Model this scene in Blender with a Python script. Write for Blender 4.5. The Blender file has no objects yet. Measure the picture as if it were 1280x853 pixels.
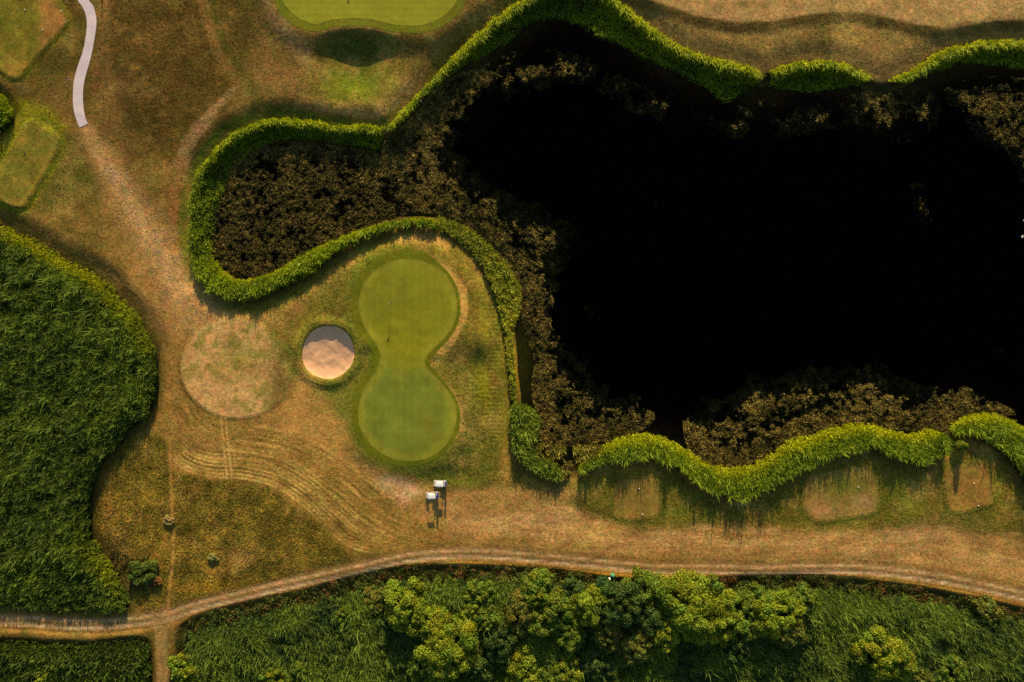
import bpy, bmesh, math, random
import numpy as np
from mathutils import Vector, Matrix
from mathutils.geometry import delaunay_2d_cdt

# ------------------------------------------------------------------ basics
S = 0.16                                   # metres per map unit of the site survey
H_CAM = 136.5                              # flying height of the camera
SUN_EL, SUN_AZ = math.radians(16.0), math.radians(3.0)
SKY, SUN = 0.085, 5.0
EXPO = 1.72
rng = np.random.default_rng(11)
random.seed(5)
scene = bpy.context.scene
COL = scene.collection

def wx(px): return (px - 640.0) * S
def wy(py): return (426.5 - py) * S

def lin(c):
    c = np.asarray(c, float) / 255.0
    return np.where(c <= 0.04045, c / 12.92, ((c + 0.055) / 1.055) ** 2.4)
KLIT = np.array([1.04, 0.90, 0.80])        # what the daylight makes of a white level sheet here
def alb(c, k=1.0): return np.clip(lin(c) / KLIT * k, 0.0, 0.85)

def tag(o, label=None, cat=None, group=None, kind=None):
    if label: o['label'] = label
    if cat: o['category'] = cat
    if group: o['group'] = group
    if kind: o['kind'] = kind
    return o

def link(name, me, mat=None, parent=None):
    o = bpy.data.objects.new(name, me)
    COL.objects.link(o)
    if mat is not None and me is not None and len(me.materials) == 0: me.materials.append(mat)
    if parent is not None: o.parent = parent
    return o

def empty(name, loc, rz=0.0):
    o = bpy.data.objects.new(name, None)
    o.empty_display_size = 0.3
    COL.objects.link(o)
    o.location = loc
    o.rotation_euler = (0, 0, rz)
    return o

def mesh_np(name, V, F, col=None, smooth=False):
    """mesh from numpy: V (n,3), F (m,k) all faces the same size, col (n,4) point colours"""
    me = bpy.data.meshes.new(name)
    V = np.ascontiguousarray(V, np.float32); F = np.ascontiguousarray(F, np.int32)
    m, k = F.shape
    me.vertices.add(len(V)); me.vertices.foreach_set('co', V.ravel())
    me.loops.add(m * k); me.loops.foreach_set('vertex_index', F.ravel())
    me.polygons.add(m); me.polygons.foreach_set('loop_start', np.arange(0, m * k, k, dtype=np.int32))
    if smooth: me.polygons.foreach_set('use_smooth', np.ones(m, bool))
    me.update(calc_edges=True)
    if col is not None:
        a = me.color_attributes.new('Col', 'FLOAT_COLOR', 'POINT')
        a.data.foreach_set('color', np.ascontiguousarray(col, np.float32).ravel())
    return me

# ------------------------------------------------------------------ noise, curves, distances
def _hash(ix, iy, seed):
    h = (ix.astype(np.int64) * 374761393 + iy.astype(np.int64) * 668265263 + seed * 982451653) & 0x7fffffff
    h = ((h ^ (h >> 13)) * 1274126177) & 0x7fffffff
    return ((h ^ (h >> 16)) & 0xffff) / 65535.0
def vnoise(x, y, seed=0):
    ix = np.floor(x); iy = np.floor(y); fx = x - ix; fy = y - iy
    fx = fx * fx * (3 - 2 * fx); fy = fy * fy * (3 - 2 * fy)
    a = _hash(ix, iy, seed); b = _hash(ix + 1, iy, seed); c = _hash(ix, iy + 1, seed); d = _hash(ix + 1, iy + 1, seed)
    return (a * (1 - fx) + b * fx) * (1 - fy) + (c * (1 - fx) + d * fx) * fy
def fbm(x, y, scale, seed=0, octs=4):
    t = 0; amp = 0.5; f = 1.0 / scale
    for k in range(octs):
        t = t + amp * vnoise(x * f + 17.3 * k, y * f - 9.1 * k, seed + k); amp *= 0.5; f *= 2.03
    return t / (1 - 0.5 ** octs) - 0.5             # about -0.5..0.5

def smooth_closed(P, n=5):
    P = np.array(P, float); out = []
    N = len(P)
    for i in range(N):
        p0, p1, p2, p3 = P[i - 1], P[i], P[(i + 1) % N], P[(i + 2) % N]
        for t in np.linspace(0, 1, n, endpoint=False):
            out.append(0.5 * ((2 * p1) + (-p0 + p2) * t + (2 * p0 - 5 * p1 + 4 * p2 - p3) * t * t + (-p0 + 3 * p1 - 3 * p2 + p3) * t ** 3))
    return np.array(out)
def smooth_open(P, n=5):
    P = np.array(P, float); out = []
    Q = np.vstack([2 * P[0] - P[1], P, 2 * P[-1] - P[-2]])
    for i in range(1, len(Q) - 2):
        p0, p1, p2, p3 = Q[i - 1], Q[i], Q[i + 1], Q[i + 2]
        for t in np.linspace(0, 1, n, endpoint=False):
            out.append(0.5 * ((2 * p1) + (-p0 + p2) * t + (2 * p0 - 5 * p1 + 4 * p2 - p3) * t * t + (-p0 + 3 * p1 - 3 * p2 + p3) * t ** 3))
    out.append(P[-1])
    return np.array(out)

def seg_dist(pts, X, Y, closed):
    d2 = np.full(X.shape, 1e12); par = np.zeros(X.shape); side = np.zeros(X.shape)
    n = len(pts); m = n if closed else n - 1
    for i in range(m):
        ax, ay = pts[i]; bx, by = pts[(i + 1) % n]
        ex, ey = bx - ax, by - ay; L = ex * ex + ey * ey + 1e-9
        t = np.clip(((X - ax) * ex + (Y - ay) * ey) / L, 0, 1)
        dx = X - (ax + t * ex); dy = Y - (ay + t * ey); q = dx * dx + dy * dy
        w = q < d2
        d2 = np.where(w, q, d2)
        if not closed:
            par = np.where(w, (i + t) / m, par)
            side = np.where(w, np.sign(ex * dy - ey * dx), side)
    return np.sqrt(d2), par, side
def inside(pts, X, Y):
    r = np.zeros(X.shape, bool); n = len(pts)
    for i in range(n):
        x1, y1 = pts[i]; x2, y2 = pts[(i + 1) % n]
        if y1 == y2: continue
        c = ((y1 > Y) != (y2 > Y)) & (X < (x2 - x1) * (Y - y1) / (y2 - y1) + x1)
        r ^= c
    return r
def sdf(pts, X, Y, margin=70.0):
    """signed distance, negative inside; far away it stops at margin"""
    pts = np.asarray(pts, float)
    lo = pts.min(0) - margin; hi = pts.max(0) + margin
    out = np.full(X.shape, margin)
    m = (X > lo[0]) & (X < hi[0]) & (Y > lo[1]) & (Y < hi[1])
    if m.any():
        d, _, _ = seg_dist(pts, X[m], Y[m], True)
        out[m] = np.where(inside(pts, X[m], Y[m]), -d, np.minimum(d, margin))
    return out
def ldist(pts, X, Y, margin=80.0):
    pts = np.asarray(pts, float)
    lo = pts.min(0) - margin; hi = pts.max(0) + margin
    out = np.full(X.shape, 1e3); par = np.zeros(X.shape); side = np.zeros(X.shape)
    m = (X > lo[0]) & (X < hi[0]) & (Y > lo[1]) & (Y < hi[1])
    if m.any(): out[m], par[m], side[m] = seg_dist(pts, X[m], Y[m], False)
    return out, par, side
def sstep(a, b, x):
    t = np.clip((x - a) / (b - a), 0, 1); return t * t * (3 - 2 * t)

# ------------------------------------------------------------------ survey of the site (map units)
POND = smooth_closed([(480,158),(455,154),(425,155),(395,150),(365,147),(340,147),(318,153),(298,162),(275,178),(255,200),(243,222),(238,250),(237,285),(238,315),(243,340),(255,357),(272,370),(295,376),(318,374),(340,367),(362,356),(385,343),(410,325),(430,312),(455,300),(480,290),(500,285),(525,284),(545,287),(563,295),(578,306),(592,320),(605,340),(615,362),(623,385),(628,410),(632,440),(635,470),(637,500),(639,530),(640,555),(645,570),(655,583),(672,592),(690,599),(705,600),(720,592),(745,582),(770,577),(800,575),(825,577),(845,585),(862,597),(880,610),(905,620),(925,622),(950,614),(975,600),(1000,587),(1030,575),(1060,565),(1085,560),(1110,567),(1135,577),(1155,577),(1178,562),(1200,546),(1225,550),(1245,560),(1262,575),(1275,592),(1290,606),(1320,600),(1360,520),(1385,400),(1385,250),(1365,130),(1330,60),(1280,50),(1240,50),(1200,55),(1170,66),(1140,85),(1115,97),(1100,100),(1088,94),(1070,84),(1045,76),(1015,74),(985,78),(965,86),(952,90),(935,82),(905,75),(875,66),(850,56),(825,40),(800,20),(780,5),(760,-12),(725,-22),(690,-20),(665,-10),(650,0),(630,12),(610,28),(585,50),(560,74),(540,96),(520,118),(500,140)], 3)
FIELD = smooth_closed([(-150,215),(-80,240),(-30,263),(0,277),(20,288),(45,299),(70,315),(95,328),(115,338),(132,350),(150,370),(165,385),(178,402),(190,425),(197,445),(198,475),(194,500),(185,520),(165,535),(150,555),(130,575),(118,600),(112,630),(113,655),(120,680),(135,700),(150,720),(160,740),(162,755),(155,764),(130,765),(90,763),(50,761),(0,759),(-60,756),(-150,752)], 3)
SOUTH = smooth_closed([(222,980),(220,850),(222,795),(240,775),(280,762),(330,750),(380,740),(420,728),(470,716),(520,709),(580,709),(640,711),(700,715),(750,723),(800,727),(860,727),(920,723),(980,721),(1040,723),(1100,729),(1150,736),(1200,746),(1240,754),(1300,768),(1420,800),(1420,980)], 3)
SWBED = smooth_closed([(-150,796),(-60,797),(0,799),(60,802),(120,803),(165,798),(184,801),(190,816),(191,850),(191,900),(191,980),(-150,980)], 3)
NWBED = smooth_closed([(-150,90),(-60,104),(-10,112),(4,120),(12,130),(18,142),(15,150),(8,158),(-10,172),(-60,190),(-150,196)], 4)

def band(outer, inner): return np.vstack([smooth_open(outer, 4), smooth_open(inner, 4)[::-1]])
B_ARM = band([(480,158),(455,154),(425,155),(395,150),(365,147),(340,147),(318,153),(298,162),(275,178),(255,200),(243,222),(238,250),(237,285),(238,315),(243,340),(255,357),(272,370),(295,376),(318,374),(340,367),(362,356),(385,343),(410,325),(430,312),(455,300),(480,290),(500,285),(525,284),(545,287)],
 [(478,190),(455,187),(425,183),(400,178),(370,175),(340,181),(318,193),(300,208),(286,228),(275,250),(268,275),(265,300),(269,320),(279,338),(296,347),(318,345),(345,335),(370,321),(395,307),(425,294),(455,283),(480,276),(505,271),(530,270),(552,274)])
B_GREEN = band([(545,287),(563,295),(578,306),(592,320),(605,340),(615,362),(623,385),(628,410),(632,440),(635,470),(637,500)],
 [(548,268),(572,276),(598,292),(620,312),(640,338),(652,365),(648,392),(642,410),(642,440),(645,470),(647,500)])
B_BUSH = smooth_closed([(640,500),(650,502),(662,508),(672,518),(674,532),(670,545),(668,558),(676,568),(690,574),(700,582),(704,600),(690,599),(672,592),(655,583),(645,570),(639,555),(637,530)], 4)
B_MIX = smooth_closed([(668,556),(690,556),(715,556),(740,553),(757,552),(762,574),(745,582),(720,592),(702,600),(685,590)], 4)
B_SOUTH = band([(722,590),(752,580),(770,577),(800,575),(825,577),(845,585),(862,597),(880,610),(905,620),(925,622),(950,614),(975,600),(1000,587),(1030,575),(1060,565),(1085,560),(1110,567),(1135,577),(1155,577),(1178,567)],
 [(720,584),(742,564),(765,549),(790,542),(820,541),(845,550),(862,561),(880,573),(905,582),(930,582),(955,572),(972,560),(985,550),(1010,543),(1030,537),(1060,530),(1085,527),(1110,535),(1140,540),(1165,534),(1184,542)])
B_EAST = band([(1186,545),(1205,541),(1225,547),(1245,560),(1262,575),(1275,592),(1290,606),(1318,602)],
 [(1184,531),(1210,520),(1235,515),(1260,520),(1280,530),(1300,545),(1315,560),(1330,570)])
B_NORTH = band([(480,160),(500,140),(520,118),(540,96),(560,74),(585,50),(610,28),(630,12),(650,0),(665,-10),(690,-20),(725,-22),(760,-12),(780,5),(800,20),(825,40),(850,56),(875,66),(905,75),(935,82),(954,92)],
 [(486,168),(508,148),(528,126),(548,106),(568,90),(590,78),(615,66),(640,52),(658,34),(675,27),(700,25),(730,35),(745,45),(765,52),(790,66),(820,80),(850,95),(880,110),(900,126),(915,129),(935,118),(955,100)])
B_MID = smooth_closed([(961,94),(965,86),(985,78),(1015,74),(1045,76),(1070,84),(1090,96),(1083,103),(1065,110),(1035,115),(1010,118),(985,113),(964,107)], 4)
B_NE = band([(1108,100),(1115,97),(1140,85),(1170,66),(1200,55),(1240,50),(1280,50),(1330,58)],
 [(1112,104),(1150,100),(1180,89),(1210,80),(1240,82),(1270,87),(1300,92),(1335,100)])

GREEN = smooth_closed([(510,324),(535,329),(556,342),(568,362),(572,385),(568,405),(557,422),(542,437),(534,446),(532,455),(540,466),(553,480),(565,497),(571,515),(568,538),(557,557),(540,570),(518,576),(498,575),(475,565),(458,548),(450,530),(449,508),(453,492),(462,475),(472,460),(476,445),(470,430),(458,412),(451,397),(449,378),(454,358),(465,342),(485,329)], 5)
COLLAR = smooth_closed([(512,313),(530,315),(545,326),(560,340),(572,361),(576,385),(572,407),(561,424),(546,440),(539,448),(538,455),(545,464),(557,478),(569,496),(576,516),(572,541),(560,561),(542,575),(520,582),(496,582),(470,573),(451,555),(443,532),(441,508),(445,489),(454,471),(463,456),(467,444),(461,432),(449,416),(442,399),(440,378),(444,357),(454,340),(472,323),(492,315)], 5)
TOPGREEN = smooth_closed([(350,-15),(354,2),(360,12),(370,22),(384,30),(398,33),(415,28),(440,26),(465,27),(490,33),(510,35),(530,34),(550,26),(566,12),(574,-8),(574,-45),(560,-75),(500,-95),(420,-95),(370,-75),(352,-45)], 5)
TOPCOLLAR = smooth_closed([(341,-15),(345,5),(352,18),(364,31),(382,40),(400,42),(417,37),(440,35),(465,36),(489,42),(510,44),(533,43),(556,34),(575,17),(585,-8),(585,-50),(568,-84),(502,-105),(418,-105),(362,-84),(343,-50)], 5)
BUNKER = smooth_closed([(411,408),(424,410),(435,418),(441,429),(443.5,441),(441,453),(434,463),(423,471),(410,474),(397,471),(386,464),(379,453),(378,440),(381,428),(388,417),(398,410)], 5)
TEES = {
 'a': [(-40,-45),(35,-45),(60,-10),(78,16),(83,25),(79,33),(60,55),(40,78),(27,94),(18,97),(8,92),(-6,82),(-40,58)],
 'b': [(40,154),(49,158),(70,172),(73,182),(60,208),(45,235),(35,251),(27,258),(14,256),(-2,247),(-14,238),(-9,228),(0,218),(10,201),(22,179),(33,158)],
 'c': [(227,455),(233,437),(245,420),(262,408),(285,401),(310,402),(330,411),(346,426),(358,445),(364,470),(355,495),(335,512),(310,520),(285,521),(262,513),(243,498),(231,478)],
 'd': [(770,606),(774,602),(790,598),(808,596),(819,598),(823,612),(825,635),(821,643),(805,647),(785,648),(771,644),(768,625)],
 'e': [(1007,602),(1013,596),(1050,589),(1076,584),(1088,588),(1094,605),(1097,630),(1090,640),(1065,645),(1035,650),(1018,648),(1007,637),(1005,617)],
 'f': [(1180,592),(1186,587),(1205,582),(1225,579),(1233,585),(1238,605),(1240,622),(1234,630),(1210,637),(1195,639),(1186,632),(1181,612)]}
TEES = {k: smooth_closed(v, 4) for k, v in TEES.items()}
PATH_L = [(84,-40),(90,-15),(97,0),(105,12),(109,27),(108,45),(104,65),(98,82),(93,100),(91.5,120),(92.5,137),(96,150),(100,160)]
PATH_R = [(98,-42),(104,-15),(111,0),(117,8),(120.5,20),(121.5,32),(118,55),(113,77),(107,97),(104.5,112),(104.5,130),(107,146),(110.5,155)]
CARTPATH = band(PATH_L, PATH_R)
TRACK = smooth_open([(-160,768),(-80,772),(-20,775),(40,777),(90,781),(140,780),(180,775),(210,770),(250,757),(300,745),(350,733),(400,722),(450,711),(500,699),(540,694),(590,692),(640,695),(700,700),(760,706),(820,711),(880,711),(950,713),(1020,711),(1080,712),(1130,717),(1180,724),(1230,734),(1290,748),(1420,780)], 4)
SIDETRACK = smooth_open([(198,779),(201,790),(202,805),(203,820),(203,850),(204,980)], 4)
FOOTPATH = smooth_open([(212,545),(213,575),(214,600),(216,640),(217,665),(217,690),(214,720),(212,742),(209,762)], 4)

# ------------------------------------------------------------------ terrain grid
G0X, G0Y, GST = -150.0, -150.0, 1.6
gx = np.arange(G0X, 1430.1, GST); gy = np.arange(G0Y, 1000.1, GST)
X, Y = np.meshgrid(gx, gy)
NX, NY = len(gx), len(gy)
W1 = fbm(X, Y, 26, 3); W2 = fbm(X, Y, 9, 21, 3); W3 = fbm(X, Y, 70, 41)

dP = sdf(POND, X, Y, 120); dF = sdf(FIELD, X, Y, 90); dS = sdf(SOUTH, X, Y, 90); dSW = sdf(SWBED, X, Y, 60); dNW = sdf(NWBED, X, Y, 60)
dB = sdf(BUNKER, X, Y, 60); dG = sdf(COLLAR, X, Y, 70); dTG = sdf(TOPCOLLAR, X, Y, 70)
dT = {k: sdf(v, X, Y, 40) for k, v in TEES.items()}
dK, tK, sK = ldist(TRACK, X, Y, 60); dK2, _, _ = ldist(SIDETRACK, X, Y, 60)

WATER_Z = -1.45
H = 0.35 * W3 + 0.10 * W1
# the greens stand a little proud, mounds around the near one
H += 0.55 * (1 - sstep(-4, 26, dG)) + 0.9 * (1 - sstep(0, 32, dTG))
def hump(x, y, rx, ry, h):
    global H
    H = H + h * np.exp(-(((X - x) / rx) ** 2 + ((Y - y) / ry) ** 2))
hump(596, 425, 24, 20, 0.5); hump(600, 454, 22, 18, -0.3); hump(592, 520, 14, 34, -0.5); hump(560, 590, 46, 12, -0.35)
hump(587, 505, 8, 40, 0.85); hump(566, 586, 34, 10, 0.2); hump(448, 530, 8, 30, .3); hump(584, 400, 7, 40, .4); hump(460, 430, 9, 10, 0.35)
hump(345, 435, 30, 40, 0.3); hump(200, 90, 70, 80, 0.5)
# hollow below the far green: steep towards the green, gentle to the south
u = (X - 447) / 55.0; v = np.where(Y < 62, (62 - Y) / 22.0, (Y - 62) / 72.0)
rr = np.sqrt(u ** 2 + v ** 2 + 1e-6)
H -= 1.25 * (1 - sstep(0.1, 1.15, rr + 0.12 * W1))
# plateau in the north east stepping down to the pond
edge = np.interp(X.ravel(), [700,790,830,870,920,960,1000,1040,1080,1110,1140,1180,1200,1240,1280,1430],
                 [-60,-5,8,22,30,29,22,17,18,25,32,37,35,28,27,24]).reshape(X.shape)
ne = sstep(700, 800, X) * (Y < 200)
H += ne * (0.42 * (1 - sstep(-5, 18, Y - edge + 4 * W1)) + 0.15 * (1 - sstep(8, 46, Y - edge)))
# tee pads
for k, hgt, w in (('a', .3, 7), ('b', .36, 7), ('c', .1, 5), ('d', .10, 7), ('e', .12, 7), ('f', .12, 7)):
    H = H * 1 + hgt * (1 - sstep(-1, w, dT[k]))
# banks: pond, reed field, the low ground south of the track
dropP = np.where(Y < 400, 1.05 - .4 * sstep(760, 840, X), 0.0) + np.where(Y >= 400, 1.05 - 0.55 * sstep(400, 540, Y), 0.0)
def bank(d, drop, w):                        # w map units outside the edge
    return -drop * (1 - sstep(-4, w, d))
H += bank(dP, dropP, 26)
H += bank(dF, 0.9 - 0.8 * sstep(690, 740, Y), 24) + bank(dS, 0.5, 5) + bank(dSW, 0.4, 4) + bank(dNW, 0.7, 12)
inP = sstep(2, -14, dP)
bed = -1.15 - 0.45 * sstep(-6, -20, dP) - 3.2 * sstep(-22, -110, dP) + 0.25 * W1 - 0.5 * sstep(-22, -60, dP)
# shallow mud shelf beside the near green
shelf = np.exp(-(((X - 597) / 36) ** 2 + ((Y - 283) / 32) ** 2)) + np.exp(-(((X - 652) / 16) ** 2 + ((Y - 452) / 52) ** 2))
bed = bed * (1 - 0.75 * np.clip(shelf, 0, 1)) + (-1.52) * 0.75 * np.clip(shelf, 0, 1)
H = H * (1 - inP) + bed * inP
# track is worn in, with a soft verge
H -= 0.05 * (1 - sstep(4, 14, dK)) + 0.10 * (1 - sstep(4, 9, dK2))
H += 0.025 * np.sin(dK * 1.1) * (1 - sstep(8, 12, dK))
# mown terraces on the bank east and north of the near green
ter = np.exp(-((X - 618) / 9) ** 2) * sstep(330, 380, Y) * (1 - sstep(530, 570, Y))
H += 0.03 * ter * np.sin(Y * 2 * math.pi / 5.0)
# bunker
cx, cy = 411.0, 441.0
H += 0.30 * np.exp(-((np.maximum(dB, 0) - 5) / 6.0) ** 2) * (dB > -1)
H0 = H.copy()
sand_in = sstep(4.5, 1.0, dB)
H = H * (1 - sand_in) + sand_in * (-1.7)
def sand_h(x, y, d):                         # d <= 0
    t = np.clip(-d / 30.0, 0, 1)
    return bil(H0, x, y) - 0.13 - 0.56 * (1 - (1 - np.clip(t * 1.25, 0, 1)) ** 2.3) + 0.26 * fbm(x, y, 9, 77, 3)
def bil(A, px, py):
    fx = np.clip((np.asarray(px) - G0X) / GST, 0, NX - 1.001); fy = np.clip((np.asarray(py) - G0Y) / GST, 0, NY - 1.001)
    ix = fx.astype(int); iy = fy.astype(int); fx = fx - ix; fy = fy - iy
    if A.ndim == 3: fx = fx[..., None]; fy = fy[..., None]
    return (A[iy, ix] * (1 - fx) + A[iy, ix + 1] * fx) * (1 - fy) + (A[iy + 1, ix] * (1 - fx) + A[iy + 1, ix + 1] * fx) * fy
def gz(px, py): return float(bil(H, np.array([px]), np.array([py]))[0])
def at(px, py, dz=0.0): return Vector((wx(px), wy(py), gz(px, py) + dz))

# ------------------------------------------------------------------ ground cover colours (turf kinds, with some shade and sunlight painted in)
C = np.zeros((NY, NX, 3)); R = np.full((NY, NX), 0.55)
def pcol(c): return alb(c)
C[:] = pcol((100, 76, 34))
def mixc(w, c, rough=None):
    global C, R
    w = np.clip(w, 0, 1)
    C = C * (1 - w[..., None]) + pcol(c) * w[..., None]
    if rough is not None: R = R * (1 - w) + rough * w
def ppoly(P, c, soft=8, op=1.0, warp=10, rough=None, grow=0):
    d = sdf(np.asarray(P, float), X, Y, 60) - grow + warp * W1 * 1.2 + warp * 0.6 * W2
    mixc(op * sstep(soft / 2, -soft / 2, d), c, rough)
def pline(P, wd, c, soft=6, op=1.0, warp=5, rough=None):
    pts = smooth_open(P, 4)
    d, t, _ = ldist(pts, X, Y, 90)
    w = np.interp(t, np.linspace(0, 1, len(wd)), wd) if hasattr(wd, '__len__') else wd
    d = d - w + warp * W1 + warp * W2
    mixc(op * sstep(soft / 2, -soft / 2, d), c, rough)
def pblob(x, y, rx, ry, c, op=1.0, rough=None, warp=0.5):
    r = ((X - x) / rx) ** 2 + ((Y - y) / ry) ** 2
    mixc(op * np.exp(-r * (1 + warp * 2 * W1)), c, rough)

TAN, TAN2, PINK, OLIVE, GRN, DGRN, GOLD, BRN, DBR = (170,118,76), (150,106,64), (184,140,112), (108,92,32), (98,98,28), (66,76,20), (122,92,32), (110,80,42), (84,62,30)
# north west
ppoly([(-150,-150),(350,-150),(350,40),(300,120),(240,190),(120,330),(-150,260)], (104,78,32), 40, .8, 20, .6)
ppoly([(135,-20),(250,-20),(270,60),(290,100),(250,150),(210,185),(150,130),(130,60)], (92,68,28), 30, .9, 14, .8)
pline([(128,-20),(130,40),(128,90),(135,130),(160,180)], [10,9,14,16,16], (140,98,56), 14, .6, 12)
pblob(205, 45, 26, 22, (112, 84, 40), .7); pblob(150, 105, 30, 26, (104, 76, 44), .6); pblob(170, 155, 22, 16, (84, 72, 26), .7)
pline([(250,-20),(262,30),(275,65),(292,92),(303,108)], [7,7,8,7,5], (140,100,56), 6, .75, 6)
pline([(262,-20),(275,40),(300,90),(330,130)], [4,5,6,10], DGRN, 10, .5, 5)
pline([(292,113),(275,130),(258,150),(240,175),(226,205)], [5,6,8,9,9], (160,116,82), 7, .85, 6)
pline([(228,205),(222,250),(222,300),(232,345),(260,380)], [9,9,8,10,12], (150,98,62), 10, .7, 8)
pblob(222, 232, 14, 40, (158, 92, 58), .4)
ppoly([(290,-40),(350,-40),(350,60),(330,120),(285,60)], (88,72,30), 24, .7, 10, .75)
# worn way from the end of the cart path down to the near tee
pline([(105,158),(122,190),(145,225),(165,262),(187,300),(213,340),(240,380),(262,420)], [15,20,26,32,38,42,46,40], (150,106,64), 26, .75, 14, .5)
pline([(107,160),(122,190),(145,225),(165,262),(187,300),(213,340),(235,370)], [6,7,8,9,11,13,14], (184,136,100), 8, .8, 8, .35)
pline([(100,165),(108,200),(135,240),(160,285),(195,340)], [6,8,8,8,8], (130,94,54), 10, .45, 8)
pline([(60,300),(110,318),(150,350),(185,395),(200,440)], [12,12,12,12,10], (128,92,52), 16, .6, 8)
ppoly([(20,265),(75,250),(130,290),(160,340),(110,330),(60,305)], (122,92,46), 20, .7, 12)
ppoly([(85,165),(110,200),(120,240),(75,262),(40,260),(70,215),(78,180)], (96,90,34), 16, .7, 10, .7)
pline([(60,95),(85,60),(100,35)], 12, (96,84,36), 14, .7, 10)
pline([(90,110),(70,130),(55,125)], [16,14,10], (136,100,58), 16, .6, 10)
ppoly([(-30,110),(20,125),(60,130),(85,160),(60,170),(20,180),(0,215),(-30,225)], (134,124,22), 14, .8, 8, .8)
pline([(30,110),(15,100),(-20,85)], [8,6,6], (120,98,62), 8, .6, 4)
# below the far green
ppoly([(330,-20),(350,0),(368,32),(395,42),(420,38),(395,60),(392,95),(420,125),(450,138),(490,130),(515,100),(530,70),(560,52),(600,18),(585,0),(600,-30),(640,-30),(610,30),(560,76),(520,120),(490,146),(440,152),(400,146),(340,140),(310,90)], (128,94,52), 18, .75, 12, .7)
pline([(340,10),(352,35),(372,55),(385,75)], [8,9,9,8], (168,124,84), 10, .7, 10)
pline([(405,132),(440,138),(470,140),(495,128),(510,105)], [7,9,9,9,8], (176,126,80), 12, .75, 8)
pline([(345,90),(370,115),(405,135)], [22,20,12], (142,98,58), 20, .5, 12)
pblob(445, 104, 50, 26, (98, 106, 24), .95, .5); pblob(430, 112, 28, 14, (112, 116, 28), .6)  # green floor of the hollow, its sunlight painted in as brighter green
pblob(447, 60, 52, 22, (70, 76, 30), .9, .6)  # shadow below the hollow's north bank painted as a dark patch
pline([(310,150),(350,141),(400,148),(450,153),(475,152),(497,136)], [9,9,7,5,5,4], (84,92,24), 8, .8, 4, .7)
pline([(535,95),(565,62),(600,30),(630,5),(650,-20)], [7,9,10,10,10], (104,94,34), 8, .6, 4, .8)
pline([(385,41),(420,38),(460,37),(500,44)], 3, (150,116,64), 4, .5, 4)
# ring of green along the west arm
pline([(300,150),(270,172),(245,205),(230,245),(228,300),(235,345),(258,372)], [8,8,7,6,6,6,8], (92,94,26), 7, .85, 4, .6)
pline([(255,372),(290,390),(330,386),(370,368),(420,332),(470,305),(510,294)], [8,9,9,8,7,6,4], (92,88,28), 9, .85, 4, .6)
# around the near green
ppoly([(300,400),(340,390),(400,350),(440,320),(490,298),(540,292),(580,312),(610,360),(625,420),(632,500),(635,560),(640,600),(560,610),(520,600),(470,590),(420,545),(380,500),(345,430)], (112,94,36), 18, .95, 8, .7)
pline([(495,300),(525,296),(555,304)], [7,8,7], (176,128,76), 10, .7, 8)
pline([(440,330),(400,362),(360,392),(330,408)], [10,10,9,9], (160,116,66), 14, .6, 10)
pline([(400,372),(430,350),(460,325)], [14,14,10], (104,98,34), 14, .6, 10)
pline([(340,425),(360,450),(385,480),(410,510),(440,545)], [9,11,12,14,12], (102,98,42), 12, .75, 10)
ppoly([(392,482),(440,476),(448,520),(458,566),(470,580),(440,560),(412,524)], (108,104,40), 20, .75, 12, .35)
ppoly([(380,400),(440,398),(455,440),(450,470),(420,484),(385,478),(368,450)], (110,100,36), 12, .9, 8, .9)
pline([(455,435),(452,455),(440,470),(425,482),(400,482)], 6, (82,84,32), 6, .7, 4, 1.)
pline([(537,322),(560,338),(575,360),(580,385),(576,405),(566,424),(552,440)], [3,4,5,5,5,5,6], (176,130,70), 4, .9, 4, .4)
pline([(545,470),(562,490),(574,510),(578,535)], [5,4,4,3], (170,124,68), 5, .8, 4, .4)
pline([(548,448),(570,460),(585,480),(592,510),(590,540)], [8,9,9,8,7], (120,108,48), 8, .75, 6, 1.)
pblob(598, 447, 19, 15, (66, 72, 24), .9, .7); pblob(606, 490, 10, 26, (132, 122, 24), .85)  # dark green spot with the mound's shade painted into it, lighter turf beside
pline([(618,330),(624,380),(626,440),(628,520),(628,560)], [7,8,9,9,9], (112,106,30), 9, .7, 4)
pline([(600,350),(606,400),(610,440)], 7, (124,108,34), 8, .6, 5)
pblob(618, 478, 5, 10, (150, 102, 56), .8); pblob(630, 570, 9, 22, (146, 108, 52), .7)
pline([(596,540),(575,580),(545,596),(520,592)], [10,12,11,9], (74,80,28), 12, .8, 8, .9)
pline([(610,560),(600,595),(570,610)], [12,14,10], (90,90,30), 12, .7, 8, .9)
# fairway: tan sweep to the south and east
ppoly([(430,545),(470,588),(520,602),(560,612),(640,612),(700,612),(760,650),(850,660),(960,655),(1100,660),(1200,660),(1290,680),(1430,700),(1430,770),(1290,738),(1180,716),(1080,704),(900,704),(760,700),(640,688),(560,688),(480,690),(380,600),(300,540),(320,500),(380,520)], (156,112,66), 16, .95, 10, .5)
ppoly([(445,572),(480,588),(520,604),(530,618),(505,632),(470,606)], PINK, 12, .7, 8, .45)
ppoly([(560,632),(640,640),(720,656),(800,675),(900,682),(1000,676),(1100,680),(1200,682),(1290,700),(1290,724),(1180,706),(1000,694),(800,694),(640,676),(560,668)], (172,124,80), 16, .7, 10, .5)
pblob(690, 648, 40, 9, (178, 134, 100), .6); pblob(1140, 668, 46, 10, (180, 136, 98), .6); pblob(820, 672, 50, 9, (176, 130, 96), .4)
pblob(640, 676, 40, 5, (120, 92, 40), .6); pblob(720, 684, 46, 5, (126, 96, 44), .5); pblob(570, 680, 50, 6, (124, 96, 40), .6)
pblob(1080, 696, 40, 3, (120, 96, 60), .6); pblob(930, 690, 60, 5, (140, 104, 60), .4)
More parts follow.
